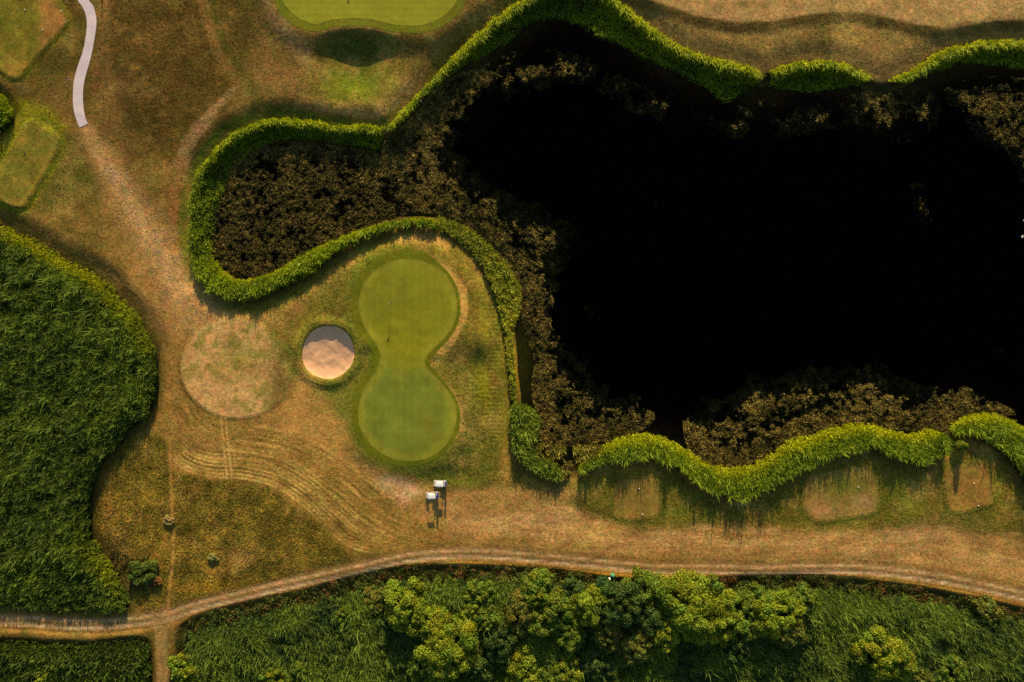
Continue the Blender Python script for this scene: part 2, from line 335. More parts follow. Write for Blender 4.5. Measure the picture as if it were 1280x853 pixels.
stk = fbm(X * .12, Y + 6 * np.sin(X / 180.), 5, 221, 3); stm = sstep(600, 640, Y) * sstep(712, 690, Y) * sstep(520, 600, X)
mixc(stm * sstep(.02, .3, stk) * .5, (120, 88, 46)); mixc(stm * sstep(.02, .3, -stk) * .5, (192, 146, 98))
# turf between the little tees
ppoly([(650,600),(700,606),(760,585),(830,585),(880,622),(925,632),(1000,600),(1090,572),(1160,590),(1240,565),(1275,610),(1285,660),(1230,664),(1150,652),(1080,664),(1000,662),(930,652),(860,654),(800,662),(745,645),(690,622)], (98,86,30), 14, .95, 8, .8)
pblob(700, 618, 26, 10, (150, 112, 70), .7); pblob(785, 590, 26, 7, (150, 108, 48), .7); pblob(1130, 622, 20, 24, (92, 96, 26), .8); pblob(1252, 610, 12, 34, (116, 100, 28), .7)
pblob(760, 600, 12, 20, (90, 88, 28), .6); pblob(850, 640, 30, 14, (100, 98, 34), .6); pblob(1010, 580, 40, 8, (112, 108, 28), .7); pblob(1205, 650, 36, 8, (86, 76, 34), .6)
pblob(1190, 568, 14, 10, (140, 112, 34), .7); pblob(1165, 610, 10, 22, (116, 88, 44), .6)
pline([(150,300),(180,350),(205,400),(212,450),(215,500),(235,540)], [14,16,14,12,14,14], (156,110,62), 18, .6, 10, .4)
ppoly([(375,455),(400,490),(430,530),(470,560),(500,590),(450,610),(400,580),(360,540),(340,510),(362,490)], (168,120,66), 20, .8, 14, .4)
pline([(108,165),(145,225),(187,300),(225,360),(262,408)], [8,14,20,26,26], (176,130,86), 22, .6, 14, .4)
pline([(235,372),(275,398),(320,400)], [14,12,10], (170,124,78), 16, .5, 10, .4)
# mown arcs in the south west
ARC = smooth_open([(205,560),(225,585),(260,597),(300,599),(340,608),(372,628),(402,656),(440,686),(500,696)], 5)
ppoly([(205,500),(240,505),(290,528),(350,540),(400,560),(450,600),(500,640),(560,660),(560,690),(470,692),(430,690),(400,660),(370,632),(340,612),(300,602),(255,600),(215,588)], (134,98,48), 12, .9, 6, .6)
dA, tA, sA = ldist(ARC, X, Y, 80)
up = (sA < 0)
wA = up * (1 - sstep(26, 50, dA)) * sstep(0.03, .1, tA) * (1 - sstep(.8, .98, tA))
mixc(wA * (0.5 + 0.5 * np.sin(dA * 2 * math.pi / 4.8 + W1 * 2)) * 1.35 * np.clip(.6 + 3.0 * fbm(X * .5 + 80, Y, 16, 205, 3), 0, 1), (206, 160, 92))
mixc(wA * (0.5 + 0.5 * np.sin(dA * 2 * math.pi / 4.8 + 3 + W1 * 2)) * 1.1 * sstep(-.2, .2, W2 + .5), (92, 66, 26))
mixc(wA * (0.5 + 0.5 * np.sin(dA * 2 * math.pi / 19.0 + .6 + W1 * 4)) * .45, (196, 150, 84))
ARC2 = smooth_open([(222,498),(240,530),(275,552),(325,560),(375,574),(420,602),(462,636),(505,660),(560,672)], 5)
dA2, tA2, sA2 = ldist(ARC2, X, Y, 80)
w2_ = (1 - sstep(20, 36, dA2)) * sstep(.02, .1, tA2) * (1 - sstep(.75, .98, tA2)) * np.clip(.5 + 2.6 * fbm(X * .5, Y, 18, 231, 3), 0, 1)
sg = dA2 * sA2
mixc(w2_ * (0.5 + 0.5 * np.sin(sg * 2 * math.pi / 7.0 + W1 * 2)) ** 2 * 1.0, (196, 148, 84)); mixc(w2_ * (0.5 + 0.5 * np.sin(sg * 2 * math.pi / 11.0 + 1 + W1 * 2)) ** 2 * .9, (104, 76, 34))
pline([(276,522),(280,560),(284,598)], 1.0, (214,164,104), 2, .7, 2); pline([(282,522),(286,560),(290,598)], 1.0, (214,164,104), 2, .6, 2)
pline([(205,490),(215,525),(235,550),(270,560)], [14,16,14,10], (140,98,56), 14, .5, 8)
pline([(240,505),(265,525),(300,530),(340,526)], 5, (104,80,34), 8, .5, 5)
# golden rough
GOLDP = [(200,545),(212,590),(255,602),(300,604),(340,614),(370,634),(400,662),(436,695),(400,706),(330,727),(260,747),(215,762),(175,765),(165,740),(140,698),(122,660),(118,625),(140,580),(170,545)]
ppoly(GOLDP, (110,90,34), 8, 1., 6, 1.)
mixc(sstep(4, -4, sdf(np.array(GOLDP, float), X, Y)) * sstep(.02, .3, W2 + .5 * W1) * .7, (140, 108, 42), None)
mixc(sstep(4, -4, sdf(np.array(GOLDP, float), X, Y)) * sstep(.05, .3, -W2 - .4 * W1) * .8, (84, 74, 22))
pblob(135, 640, 10, 28, (158, 108, 54), .6); pblob(280, 700, 40, 18, (118, 84, 40), .6); pblob(260, 735, 36, 8, (150, 110, 32), .6); pblob(180, 712, 16, 12, (80, 66, 26), .7)
pblob(196, 700, 8, 14, (170, 110, 50), .5); pblob(330, 660, 50, 30, (92, 74, 24), .5)
mixc(ter * .4 * (0.5 + 0.5 * np.sin(Y * 2 * math.pi / 5.0 + W1)), (58, 56, 18)); mixc(ter * .2 * (0.5 - 0.5 * np.sin(Y * 2 * math.pi / 5.0 + W1)), (140, 124, 44))
dNb, _, _ = ldist(smooth_open([(548,92),(566,74),(592,48),(618,24),(640,4)]), X, Y, 40)
mixc((1 - sstep(8, 14, dNb)) * .5 * (0.5 + 0.5 * np.sin((X * .75 - Y * .66) * 2 * math.pi / 5.0)), (70, 62, 22))
# the plateau in the north east
wne = sstep(740, 800, X) * (Y < 130)
mixc(wne * (1 - sstep(-3, 2, Y - edge + 3 * W2)), (172, 130, 88), .4)
mixc(wne * sstep(-2, 2, Y - edge) * (1 - sstep(8, 16, Y - edge + 6 * W1)), (104, 80, 40), .7)  # shade of the step painted in as a darker brown band
mixc(wne * sstep(8, 16, Y - edge + 6 * W1) * (1 - sstep(34, 50, Y - edge)), (146, 112, 64), .6)
mixc(wne * sstep(30, 46, Y - edge) * .8, (150, 114, 70), .5)
pblob(1030, 48, 9, 22, (92, 88, 34), .8); pblob(1225, 6, 30, 8, (186, 140, 100), .5); pblob(940, 8, 30, 5, (130, 98, 56), .5)
# track and verges
mixc((1 - sstep(6, 14, dK + 5 * W2)) * .8, (136, 98, 58), .4)
mixc((1 - sstep(5, 9.5, dK + 4 * W2)) * .6, (158, 114, 74), .3)
mixc(np.exp(-((dK - 0.5) / 1.6) ** 2) * .9 * (0.8 + W1), (98, 74, 42), .6)
mixc(np.exp(-((dK - 4.2) / 1.4) ** 2) * .95 * (.75 + .8 * W2) * (sK > 0), (214, 174, 150), .2)
mixc(np.exp(-((dK - 4.2) / 1.4) ** 2) * .75 * (.75 + .8 * W2) * (sK < 0), (206, 162, 134), .3)
mixc(np.exp(-((dK - 12) / 2.6) ** 2) * (sK > 0) * .8 * sstep(210, 240, X), (176, 122, 48), .6)
mixc(np.exp(-((dK - 13) / 2.6) ** 2) * (sK > 0) * .8 * (1 - sstep(170, 200, X)), (188, 138, 70), .6)
mixc((1 - sstep(5, 10, dK2 + 4 * W2)) * .85, (160, 120, 82), .3)
mixc(np.exp(-((dK2 - 1) / 2.2) ** 2) * .5 * (Y > 785), (120, 96, 50), .4)
pblob(204, 772, 14, 10, (166, 122, 82), .7, .3)
dFp, tFp, _ = ldist(FOOTPATH, X, Y, 30)
mixc((1 - sstep(1.0, 2.6, dFp + 1.5 * W2)) * .8 * (1 - .75 * np.exp(-((Y - 652) / 12) ** 2)), (176, 122, 70), .2)
hv = fbm(X, Y, 44, 251, 4); hv2 = fbm(X, Y, 17, 261, 4); lv = (dP > 2) * (dK > 9)
mixc(lv * sstep(.05, .3, hv) * .30, (178, 140, 78)); mixc(lv * sstep(.04, .28, -hv2) * .32 * sstep(560, 500, X), (92, 84, 30)); mixc(lv * sstep(.05, .25, hv2) * .3, (160, 118, 66))
# tees
def ptee(k, c, op=.9, soft=2):
    mixc(op * sstep(soft, -soft, dT[k]), c, .22)
mixc(.8 * np.exp(-((dT['a'] - 4) / 4) ** 2) * (dT['a'] > 0), (120, 108, 28), .6)
mixc(.8 * np.exp(-((dT['b'] - 5) / 5) ** 2) * (dT['b'] > 0), (116, 112, 26), .7)
for k in 'def': mixc(.6 * np.exp(-((dT[k] - 4) / 4) ** 2) * (dT[k] > 0), (92, 88, 28), .8)
ptee('a', (122, 108, 36)); m_ = sstep(2, -2, dT['a'])
mixc(m_ * sstep(-6, 12, X - 48 + 14 * W1) , (164, 112, 62)); mixc(m_ * .5 * sstep(.0, .3, W1 + .3 * W2), (92, 92, 24)); mixc(m_ * np.exp(-((X - 18) / 16) ** 2 - ((Y - 85) / 14) ** 2) * .8, (168, 124, 56))
ptee('b', (114, 102, 38)); m_ = sstep(2, -2, dT['b']); mixc(m_ * .6 * sstep(-.1, .3, W1), (140, 112, 46)); mixc(m_ * sstep(225, 258, Y) * .7, (146, 118, 52)); mixc(m_ * np.exp(-((dT['b'] + 1.5) / 2.) ** 2) * .6, (160, 136, 50))
wc = sstep(2, -2, dT['c']) * (1 - .85 * sstep(325, 352, X + 10 * W1))
mixc(wc * .95, (184, 136, 92), .3); mixc(wc * sstep(.04, .2, .5 * W1 + W2) * .75, (108, 100, 38)); mixc(wc * sstep(.1, .25, -W2 + .3 * W1) * .6, (192, 142, 92)); mixc(wc * np.exp(-((X - 300) / 30) ** 2 - ((Y - 450) / 22) ** 2) * .6, (112, 104, 36)); mixc(wc * np.exp(-((X - 265) / 30) ** 2 - ((Y - 490) / 20) ** 2) * .7, (188, 134, 92))
mixc(np.exp(-((dT['c'] + .5) / 1.0) ** 2) * (X < 330) * .5, (196, 152, 104))
ptee('d', (132, 100, 50)); ptee('e', (134, 102, 56)); ptee('f', (138, 100, 50))
mE = sstep(2, -2, dT['e']); mixc(mE * np.exp(-((X - 1055) / 32) ** 2 - ((Y - 607) / 16) ** 2) * .8, (92, 94, 28)); mixc(mE * np.exp(-((X - 1025) / 18) ** 2 - ((Y - 638) / 10) ** 2) * .8, (162, 112, 78)); mixc(mE * np.exp(-((X - 1078) / 14) ** 2 - ((Y - 628) / 10) ** 2) * .7, (156, 116, 84))
mF = sstep(2, -2, dT['f']); mixc(mF * sstep(.02, .3, W1) * .6, (112, 88, 42)); mixc(mF * sstep(.05, .3, -W1) * .6, (160, 106, 64))
mD = sstep(2, -2, dT['d']); mixc(mD * sstep(.02, .3, W2) * .5, (100, 82, 38))
apr = np.exp(-((np.maximum(dG, 0)) / 9.0) ** 2) * (dG > -1) * sstep(540, 480, X) + np.exp(-((np.maximum(dG, 0)) / 7.0) ** 2) * (dG > -1) * sstep(540, 570, Y)
mixc(np.clip(apr, 0, 1) * .7, (94, 96, 28), .35)
dGr = sdf(GREEN, X, Y, 20); gm = sstep(1, -1, dGr)
mixc(gm, (121, 117, 30), .3); mixc(gm * sstep(425, 470, Y) * .9, (107, 112, 38)); mixc(gm * np.exp(-((X - 512) / 34) ** 2 - ((Y - 438) / 22) ** 2) * .75, (130, 122, 20)); mixc(gm * np.exp(-((dGr + 4) / 5) ** 2) * .5, (140, 130, 42)); mixc(gm * sstep(0, .3, W3) * .35, (104, 108, 30)); mixc(gm * np.exp(-((X - 535) / 20) ** 2 - ((Y - 535) / 30) ** 2) * .4, (122, 116, 40)); mixc(gm * sstep(.1, .3, W1) * .3, (132, 124, 36))
# banks, darker ground under reeds, pond bed
mixc((1 - sstep(-2, 3, dF)) , (52, 50, 22), .4); mixc((1 - sstep(-2, 3, dSW)), (52, 50, 22), .4); mixc((1 - sstep(-2, 3, dNW)), (70, 70, 22), .4)
mixc((1 - sstep(-1, 4, dS)), (58, 52, 20), .6)
mixc(np.exp(-((dF - 3) / 4) ** 2) * (dF > 0) * .5, (86, 78, 26), .7)
mixc((1 - sstep(-3, 2, dP)), (46, 40, 18), .4)
mixc((1 - sstep(-20, -6, dP)), (84, 66, 30), .2)
mixc(np.clip(shelf, 0, 1) * (dP < -4), (150, 112, 40), .2)
W4 = fbm(X, Y, 14, 91, 4)
C *= (1 + 0.30 * W2 + 0.30 * W1 * R / .6 + .35 * W4 * R / .6)[..., None]
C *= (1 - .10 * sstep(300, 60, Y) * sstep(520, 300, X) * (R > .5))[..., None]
C *= np.array([1.06, 1.03, .84])
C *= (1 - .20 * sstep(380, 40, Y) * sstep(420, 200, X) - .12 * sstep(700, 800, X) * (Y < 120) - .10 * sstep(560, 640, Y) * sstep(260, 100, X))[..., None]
C = np.clip(C, 0.004, 0.8)
# ------------------------------------------------------------------ materials
def new_mat(name):
    m = bpy.data.materials.new(name); m.use_nodes = True
    nt = m.node_tree; nt.nodes.clear()
    return m, nt, nt.nodes, nt.links
def N(nodes, t, **kw):
    n = nodes.new(t)
    for k, v in kw.items():
        if k in n.inputs: n.inputs[k].default_value = v
        else: setattr(n, k, v)
    return n
def ramp(nodes, links, src, a, b, lo, hi):
    n = nodes.new('ShaderNodeMapRange'); n.inputs[1].default_value = a; n.inputs[2].default_value = b
    n.inputs[3].default_value = lo; n.inputs[4].default_value = hi; links.new(src, n.inputs[0]); return n.outputs[0]
def math_(nodes, links, op, a, b):
    n = nodes.new('ShaderNodeMath'); n.operation = op
    for i, q in enumerate((a, b)):
        if isinstance(q, (int, float)): n.inputs[i].default_value = q
        else: links.new(q, n.inputs[i])
    return n.outputs[0]
def vscale(nodes, links, c, f):
    n = nodes.new('ShaderNodeVectorMath'); n.operation = 'SCALE'; links.new(c, n.inputs[0])
    if isinstance(f, (int, float)): n.inputs[3].default_value = f
    else: links.new(f, n.inputs[3])
    return n.outputs[0]

def ground_material(name, attr=True, base=(0.2, 0.15, 0.08), amp=1.0, bump=1.0, stripes=None, fine=1.0):
    m, nt, nd, lk = new_mat(name)
    out = nd.new('ShaderNodeOutputMaterial'); bs = nd.new('ShaderNodeBsdfPrincipled')
    bs.inputs['Roughness'].default_value = 0.95; bs.inputs['Specular IOR Level'].default_value = 0.08
    lk.new(bs.outputs[0], out.inputs[0])
    tc = nd.new('ShaderNodeTexCoord'); P = tc.outputs['Object']
    def noise(sc, det, rough=0.6, dist=0.0):
        n = nd.new('ShaderNodeTexNoise'); n.inputs['Scale'].default_value = sc; n.inputs['Detail'].default_value = det
        n.inputs['Roughness'].default_value = rough; n.inputs['Distortion'].default_value = dist
        lk.new(P, n.inputs['Vector']); return n.outputs[0]
    n1 = noise(0.22, 5); n2 = noise(1.3, 5, .65, .4); n3 = noise(2.6 * fine, 4, .75, .5); n4 = noise(0.6, 4, .6, .6)
    if attr:
        at_ = nd.new('ShaderNodeAttribute'); at_.attribute_name = 'Col'; col = at_.outputs['Color']; rg = at_.outputs['Alpha']
    else:
        c = nd.new('ShaderNodeRGB'); c.outputs[0].default_value = (*base, 1); col = c.outputs[0]
        v_ = nd.new('ShaderNodeValue'); v_.outputs[0].default_value = 0.35; rg = v_.outputs[0]
    f = math_(nd, lk, 'MULTIPLY', ramp(nd, lk, n1, .3, .7, 1 - .22 * amp, 1 + .22 * amp), ramp(nd, lk, n2, .3, .7, 1 - .3 * amp, 1 + .3 * amp))
    f3 = ramp(nd, lk, n3, .3, .7, -.75 * amp, .75 * amp)
    f3 = math_(nd, lk, 'ADD', math_(nd, lk, 'MULTIPLY', f3, math_(nd, lk, 'ADD', math_(nd, lk, 'MULTIPLY', rg, .7), .25)), 1.0)
    f = math_(nd, lk, 'MULTIPLY', f, f3)
    if stripes:
        for axis, per, k in stripes:
            sx = nd.new('ShaderNodeSeparateXYZ'); lk.new(P, sx.inputs[0])
            w = math_(nd, lk, 'SINE', math_(nd, lk, 'MULTIPLY', math_(nd, lk, 'ADD', sx.outputs[axis], ramp(nd, lk, n4, 0, 1, -.3, .3)), 2 * math.pi / per), 0)
            f = math_(nd, lk, 'MULTIPLY', f, math_(nd, lk, 'ADD', math_(nd, lk, 'MULTIPLY', w, k), 1.0))
    # hue drift: greener here, strawier there
    hue = nd.new('ShaderNodeMix'); hue.data_type = 'RGBA'; hue.clamp_factor = True
    lk.new(ramp(nd, lk, n4, .36, .64, 0, 1), hue.inputs['Factor'])
    a = 0.14 * amp
    hue.inputs[6].default_value = (1 - a, 1 + a * .6, 1 - a, 1); hue.inputs[7].default_value = (1 + a, 1 + a * .25, 1 - a * .4, 1)
    mul = nd.new('ShaderNodeVectorMath'); mul.operation = 'MULTIPLY'; lk.new(col, mul.inputs[0]); lk.new(hue.outputs[2], mul.inputs[1])
    lk.new(vscale(nd, lk, mul.outputs[0], f), bs.inputs['Base Color'])
    bp = nd.new('ShaderNodeBump'); bp.inputs['Distance'].default_value = 1.0
    hgt = math_(nd, lk, 'ADD', math_(nd, lk, 'MULTIPLY', n2, 0.16 * bump), math_(nd, lk, 'MULTIPLY', n3, 0.10 * bump))
    lk.new(math_(nd, lk, 'MULTIPLY', hgt, rg), bp.inputs['Height'])
    bp.inputs['Strength'].default_value = 1.0
    lk.new(bp.outputs[0], bs.inputs['Normal'])
    return m

def leaf_material(name, trans=0.3, spec=0.25, var=0.0, rough=0.55):
    m, nt, nd, lk = new_mat(name)
    out = nd.new('ShaderNodeOutputMaterial'); bs = nd.new('ShaderNodeBsdfPrincipled'); tr = nd.new('ShaderNodeBsdfTranslucent'); mx = nd.new('ShaderNodeMixShader')
    at_ = nd.new('ShaderNodeAttribute'); at_.attribute_name = 'Col'
    tc = nd.new('ShaderNodeTexCoord'); no = nd.new('ShaderNodeTexNoise'); no.inputs['Scale'].default_value = 2.2; no.inputs['Detail'].default_value = 3
    lk.new(tc.outputs['Object'], no.inputs['Vector'])
    col = vscale(nd, lk, at_.outputs['Color'], ramp(nd, lk, no.outputs[0], .3, .7, .78, 1.22))
    lk.new(col, bs.inputs['Base Color']); bs.inputs['Roughness'].default_value = rough; bs.inputs['Specular IOR Level'].default_value = spec
    tcol = nd.new('ShaderNodeVectorMath'); tcol.operation = 'MULTIPLY'; lk.new(col, tcol.inputs[0]); tcol.inputs[1].default_value = (1.25, 1.2, .5)
    lk.new(tcol.outputs[0], tr.inputs['Color'])
    mx.inputs[0].default_value = trans
    lk.new(bs.outputs[0], mx.inputs[1]); lk.new(tr.outputs[0], mx.inputs[2]); lk.new(mx.outputs[0], out.inputs[0])
    return m

def paint_material(name, c, rough=0.45, metal=0.0, spec=0.5, dirt=0.12, coat=0.0):
    m, nt, nd, lk = new_mat(name)
    out = nd.new('ShaderNodeOutputMaterial'); bs = nd.new('ShaderNodeBsdfPrincipled')
    tc = nd.new('ShaderNodeTexCoord'); no = nd.new('ShaderNodeTexNoise'); no.inputs['Scale'].default_value = 6; no.inputs['Detail'].default_value = 5
    lk.new(tc.outputs['Object'], no.inputs['Vector'])
    cn = nd.new('ShaderNodeRGB'); cn.outputs[0].default_value = (*c, 1)
    lk.new(vscale(nd, lk, cn.outputs[0], ramp(nd, lk, no.outputs[0], .3, .7, 1 - dirt, 1 + dirt * .4)), bs.inputs['Base Color'])
    bs.inputs['Roughness'].default_value = rough; bs.inputs['Metallic'].default_value = metal; bs.inputs['Specular IOR Level'].default_value = spec
    bs.inputs['Coat Weight'].default_value = coat
    lk.new(bs.outputs[0], out.inputs[0])
    return m

M = {}
M['turf'] = ground_material('turf', amp=1.0, bump=1.0)
M['mown'] = ground_material('mown_turf', amp=.34, bump=.22, stripes=((0, 1.5, .025), (1, 2.6, .02)), fine=1.5)
M['mown_far'] = ground_material('mown_turf_far', attr=False, base=tuple(alb((136, 130, 34))), amp=.34, bump=.22, stripes=((1, 1.3, .05),), fine=1.5)
M['collar'] = ground_material('collar_turf', attr=False, base=tuple(alb((98, 96, 16))), amp=.6, bump=.6)
M['collar_far'] = ground_material('collar_turf_far', attr=False, base=tuple(alb((104, 102, 22))), amp=.6, bump=.6)
M['sand'] = ground_material('sand', attr=False, base=tuple(np.clip(alb((222, 166, 122), .86), 0, .72)), amp=.28, bump=.7, fine=1.6)
M['gravel_path'] = ground_material('path_surface', attr=False, base=tuple(np.clip(alb((204, 180, 176)), 0, .7)), amp=.22, bump=.2, fine=1.6)
M['reed'] = leaf_material('reed_leaf', .4, .12)
M['foliage'] = leaf_material('foliage', .32, .15)
M['weed'] = leaf_material('pond_weed', .1, .15, rough=.7)
M['tuft'] = leaf_material('grass_blade', .25, .1, rough=.8)
M['bark'] = paint_material('bark', (.09, .06, .04), .9, dirt=.5, spec=.1)

# water: clear surface with absorption in its depth and a mirror film on top
m, nt, nd, lk = new_mat('pond_water')
out = nd.new('ShaderNodeOutputMaterial'); tr = nd.new('ShaderNodeBsdfTransparent'); gl = nd.new('ShaderNodeBsdfGlossy'); fr = nd.new('ShaderNodeFresnel'); mx = nd.new('ShaderNodeMixShader')
va = nd.new('ShaderNodeVolumeAbsorption'); va.inputs['Color'].default_value = (.72, .56, .22, 1); va.inputs['Density'].default_value = 1.25
fr.inputs['IOR'].default_value = 1.33; gl.inputs['Roughness'].default_value = .04
no = nd.new('ShaderNodeTexNoise'); no.inputs['Scale'].default_value = 1.6; no.inputs['Detail'].default_value = 3
tc = nd.new('ShaderNodeTexCoord'); lk.new(tc.outputs['Object'], no.inputs['Vector'])
bp = nd.new('ShaderNodeBump'); bp.inputs['Strength'].default_value = .15; bp.inputs['Distance'].default_value = .03; lk.new(no.outputs[0], bp.inputs['Height'])
lk.new(bp.outputs[0], gl.inputs['Normal']); lk.new(bp.outputs[0], fr.inputs['Normal'])
cr = nd.new('ShaderNodeMix'); cr.data_type = 'RGBA'; cr.inputs[6].default_value = (.03, .045, .11, 1); cr.inputs[7].default_value = (.9, .92, .95, 1)
lk.new(ramp(nd, lk, fr.outputs[0], .025, .25, 0, 1), cr.inputs['Factor']); lk.new(cr.outputs[2], gl.inputs['Color'])
lk.new(fr.outputs[0], mx.inputs[0]); lk.new(tr.outputs[0], mx.inputs[1]); lk.new(gl.outputs[0], mx.inputs[2])
lk.new(mx.outputs[0], out.inputs['Surface']); lk.new(va.outputs[0], out.inputs['Volume'])
M['water'] = m

# ------------------------------------------------------------------ ground: one sheet to the horizon
ext = np.array([30., 90, 200, 450, 1000, 2500, 6000, 14000])
ax = np.concatenate([gx[0] - ext[::-1], gx, gx[-1] + ext]); ay = np.concatenate([gy[0] - ext[::-1], gy, gy[-1] + ext])
AX, AY = np.meshgrid(ax, ay)
out_d = np.maximum(np.maximum(gx[0] - AX, AX - gx[-1]), np.maximum(gy[0] - AY, AY - gy[-1])).clip(0)
AZ = bil(H, AX, AY); AZ = AZ * np.exp(-out_d / 60.0)
k = np.exp(-out_d / 40.0)[..., None]
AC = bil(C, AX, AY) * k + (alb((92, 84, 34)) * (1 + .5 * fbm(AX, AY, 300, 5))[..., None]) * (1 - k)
AR = bil(R, AX, AY)
nX, nY = len(ax), len(ay)
V = np.stack([wx(AX), wy(AY), AZ], -1).reshape(-1, 3)
idx = np.arange(nX * nY).reshape(nY, nX)
F = np.stack([idx[1:, :-1], idx[1:, 1:], idx[:-1, 1:], idx[:-1, :-1]], -1).reshape(-1, 4)
CA = np.concatenate([AC, AR[..., None]], -1).reshape(-1, 4)
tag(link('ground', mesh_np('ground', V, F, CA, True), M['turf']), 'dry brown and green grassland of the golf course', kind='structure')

def sheet(name, poly, mat, label, dz=0.025, step=3.0, hfun=None, vcol=False, cut=None):
    poly = np.asarray(poly, float)
    # even boundary spacing
    seg = np.vstack([poly, poly[:1]]); L = np.r_[0, np.cumsum(np.hypot(*np.diff(seg, axis=0).T))]
    n = max(12, int(L[-1] / (step * .8))); s_ = np.linspace(0, L[-1], n, endpoint=False)
    B = np.stack([np.interp(s_, L, seg[:, 0]), np.interp(s_, L, seg[:, 1])], 1)
    lo, hi = B.min(0), B.max(0)
    qx, qy = np.meshgrid(np.arange(lo[0], hi[0], step), np.arange(lo[1], hi[1], step))
    qx = qx + (np.arange(qx.shape[0]) % 2)[:, None] * step * .5
    d = sdf(B, qx, qy, 10)
    mI = d < -step * .55
    P = np.vstack([B, np.stack([qx[mI], qy[mI]], 1)])
    vs, es, fs, *_ = delaunay_2d_cdt([Vector((p[0], -p[1])) for p in P], [(i, (i + 1) % n) for i in range(n)], [], 1, 1e-4)
    vx = np.array([v.x for v in vs]); vy = -np.array([v.y for v in vs])
    if hfun is None: z = bil(H, vx, vy) + dz
    else: z = hfun(vx, vy, np.minimum(sdf(B, vx, vy, 10), 0)) + dz
    tri = np.array([f for f in fs if len(f) == 3], np.int32)
    V = np.stack([wx(vx), wy(vy), z], 1)
    nz = np.cross(V[tri[:, 1]] - V[tri[:, 0]], V[tri[:, 2]] - V[tri[:, 0]])[:, 2]
    tri[nz < 0] = tri[nz < 0][:, ::-1]
    col = np.concatenate([bil(C, vx, vy), bil(R, vx, vy)[:, None]], 1) if vcol else None
    o = link(name, mesh_np(name, V, tri, col, True), mat)
    return tag(o, label, kind='structure')

sheet('green_collar', COLLAR, M['collar'], 'narrow darker collar of turf around the peanut shaped putting green', .02)
sheet('putting_green', GREEN, M['mown'], 'smooth mown putting green shaped like a peanut beside the bunker', .035, vcol=True)
sheet('green_collar', TOPCOLLAR, M['collar_far'], 'collar of turf around the putting green at the top edge', .02)
sheet('putting_green', TOPGREEN, M['mown_far'], 'mown putting green cut off by the top edge of the view', .035)
sheet('sand', BUNKER, M['sand'], 'pale pink sand filling the round bunker', 0, 2.0, sand_h)
sheet('path', CARTPATH, M['gravel_path'], 'pale paved cart path curving in from the top left and ending abruptly', .05, 2.5)
for key, lb in (('a', 'worn tee pad in the top left corner, half green half bare'), ('b', 'rounded green tee pad at the left edge below the cart path'), ('c', 'large round dry tee pad left of the bunker'), ('d', 'small square tee pad nearest the parked carts by the pond'), ('e', 'wide tee pad, the middle one of three by the south shore'), ('f', 'square tee pad crossed by the long shadow of a sapling')):
    sheet('tee_pad', TEES[key], M['turf'], lb, .02, 2.5, vcol=True)
def ribbon(line, hw):
    d = np.gradient(line, axis=0); nrm = np.stack([-d[:, 1], d[:, 0]], 1) / np.hypot(d[:, 0], d[:, 1])[:, None]
    return np.vstack([line + nrm * hw, (line - nrm * hw)[::-1]])
tk = TRACK[(TRACK[:, 0] > -100) & (TRACK[:, 0] < 1380)]
sheet('dirt_track', ribbon(tk, 9), M['turf'], 'sandy two rut vehicle track running across the lower part', .02, 3, vcol=True)
sheet('dirt_track', ribbon(SIDETRACK[SIDETRACK[:, 1] > 789], 7), M['turf'], 'short sandy side track leading down to the bottom edge', .024, 3, vcol=True)
sheet('footpath', ribbon(FOOTPATH, 1.6), M['turf'], 'thin trodden footpath through the golden rough grass', .02, 2, vcol=True)

# turf lip around the bunker
def bunker_lip():
    n = 140; seg = np.vstack([BUNKER, BUNKER[:1]]); L = np.r_[0, np.cumsum(np.hypot(*np.diff(seg, axis=0).T))]
    s_ = np.linspace(0, L[-1], n, endpoint=False)
    B = np.stack([np.interp(s_, L, seg[:, 0]), np.interp(s_, L, seg[:, 1])], 1)
    d = np.roll(B, -1, 0) - np.roll(B, 1, 0); nr = np.stack([d[:, 1], -d[:, 0]], 1) / np.hypot(*d.T)[:, None]
    if ((B + nr - (411, 441)) ** 2).sum() < ((B - (411, 441)) ** 2).sum(): nr = -nr
    rings = []; cols = []
    for off, dz in ((.25, -.5), (.15, -.04), (.9, .04), (2.5, .05), (5, .03), (7.5, -.03)):
        Q = B + nr * off
        z = bil(H0, Q[:, 0], Q[:, 1]) + dz
        rings.append(np.stack([wx(Q[:, 0]), wy(Q[:, 1]), z], 1))
        cols.append(np.concatenate([bil(C, Q[:, 0], Q[:, 1]), np.full((n, 1), .9)], 1))
    F = []
    for r in range(len(rings) - 1):
        for i in range(n):
            j = (i + 1) % n; F.append((r * n + i, r * n + j, (r + 1) * n + j, (r + 1) * n + i))
    return mesh_np('bunker_lip', np.vstack(rings), np.array(F), np.vstack(cols), True)
tag(link('bunker_lip', bunker_lip(), M['turf']), 'rough turf lip ringing the round sand bunker', kind='structure')

# water sheet
c0 = sdf(POND, np.array([900.]), np.array([300.]))
PONDW = POND.copy(); vW = [Vector((wx(p[0]), wy(p[1]))) for p in POND]
vs, es, fs, *_ = delaunay_2d_cdt(vW, [(i, (i + 1) % len(vW)) for i in range(len(vW))], [], 1, 1e-4)
me = bpy.data.meshes.new('water'); me.from_pydata([(v.x, v.y, WATER_Z) for v in vs], [], [list(f) for f in fs]); me.update()
for p in me.polygons:
    if p.normal.z < 0: p.flip()
tag(link('water', me, M['water']), 'still black water of the pond', kind='structure')

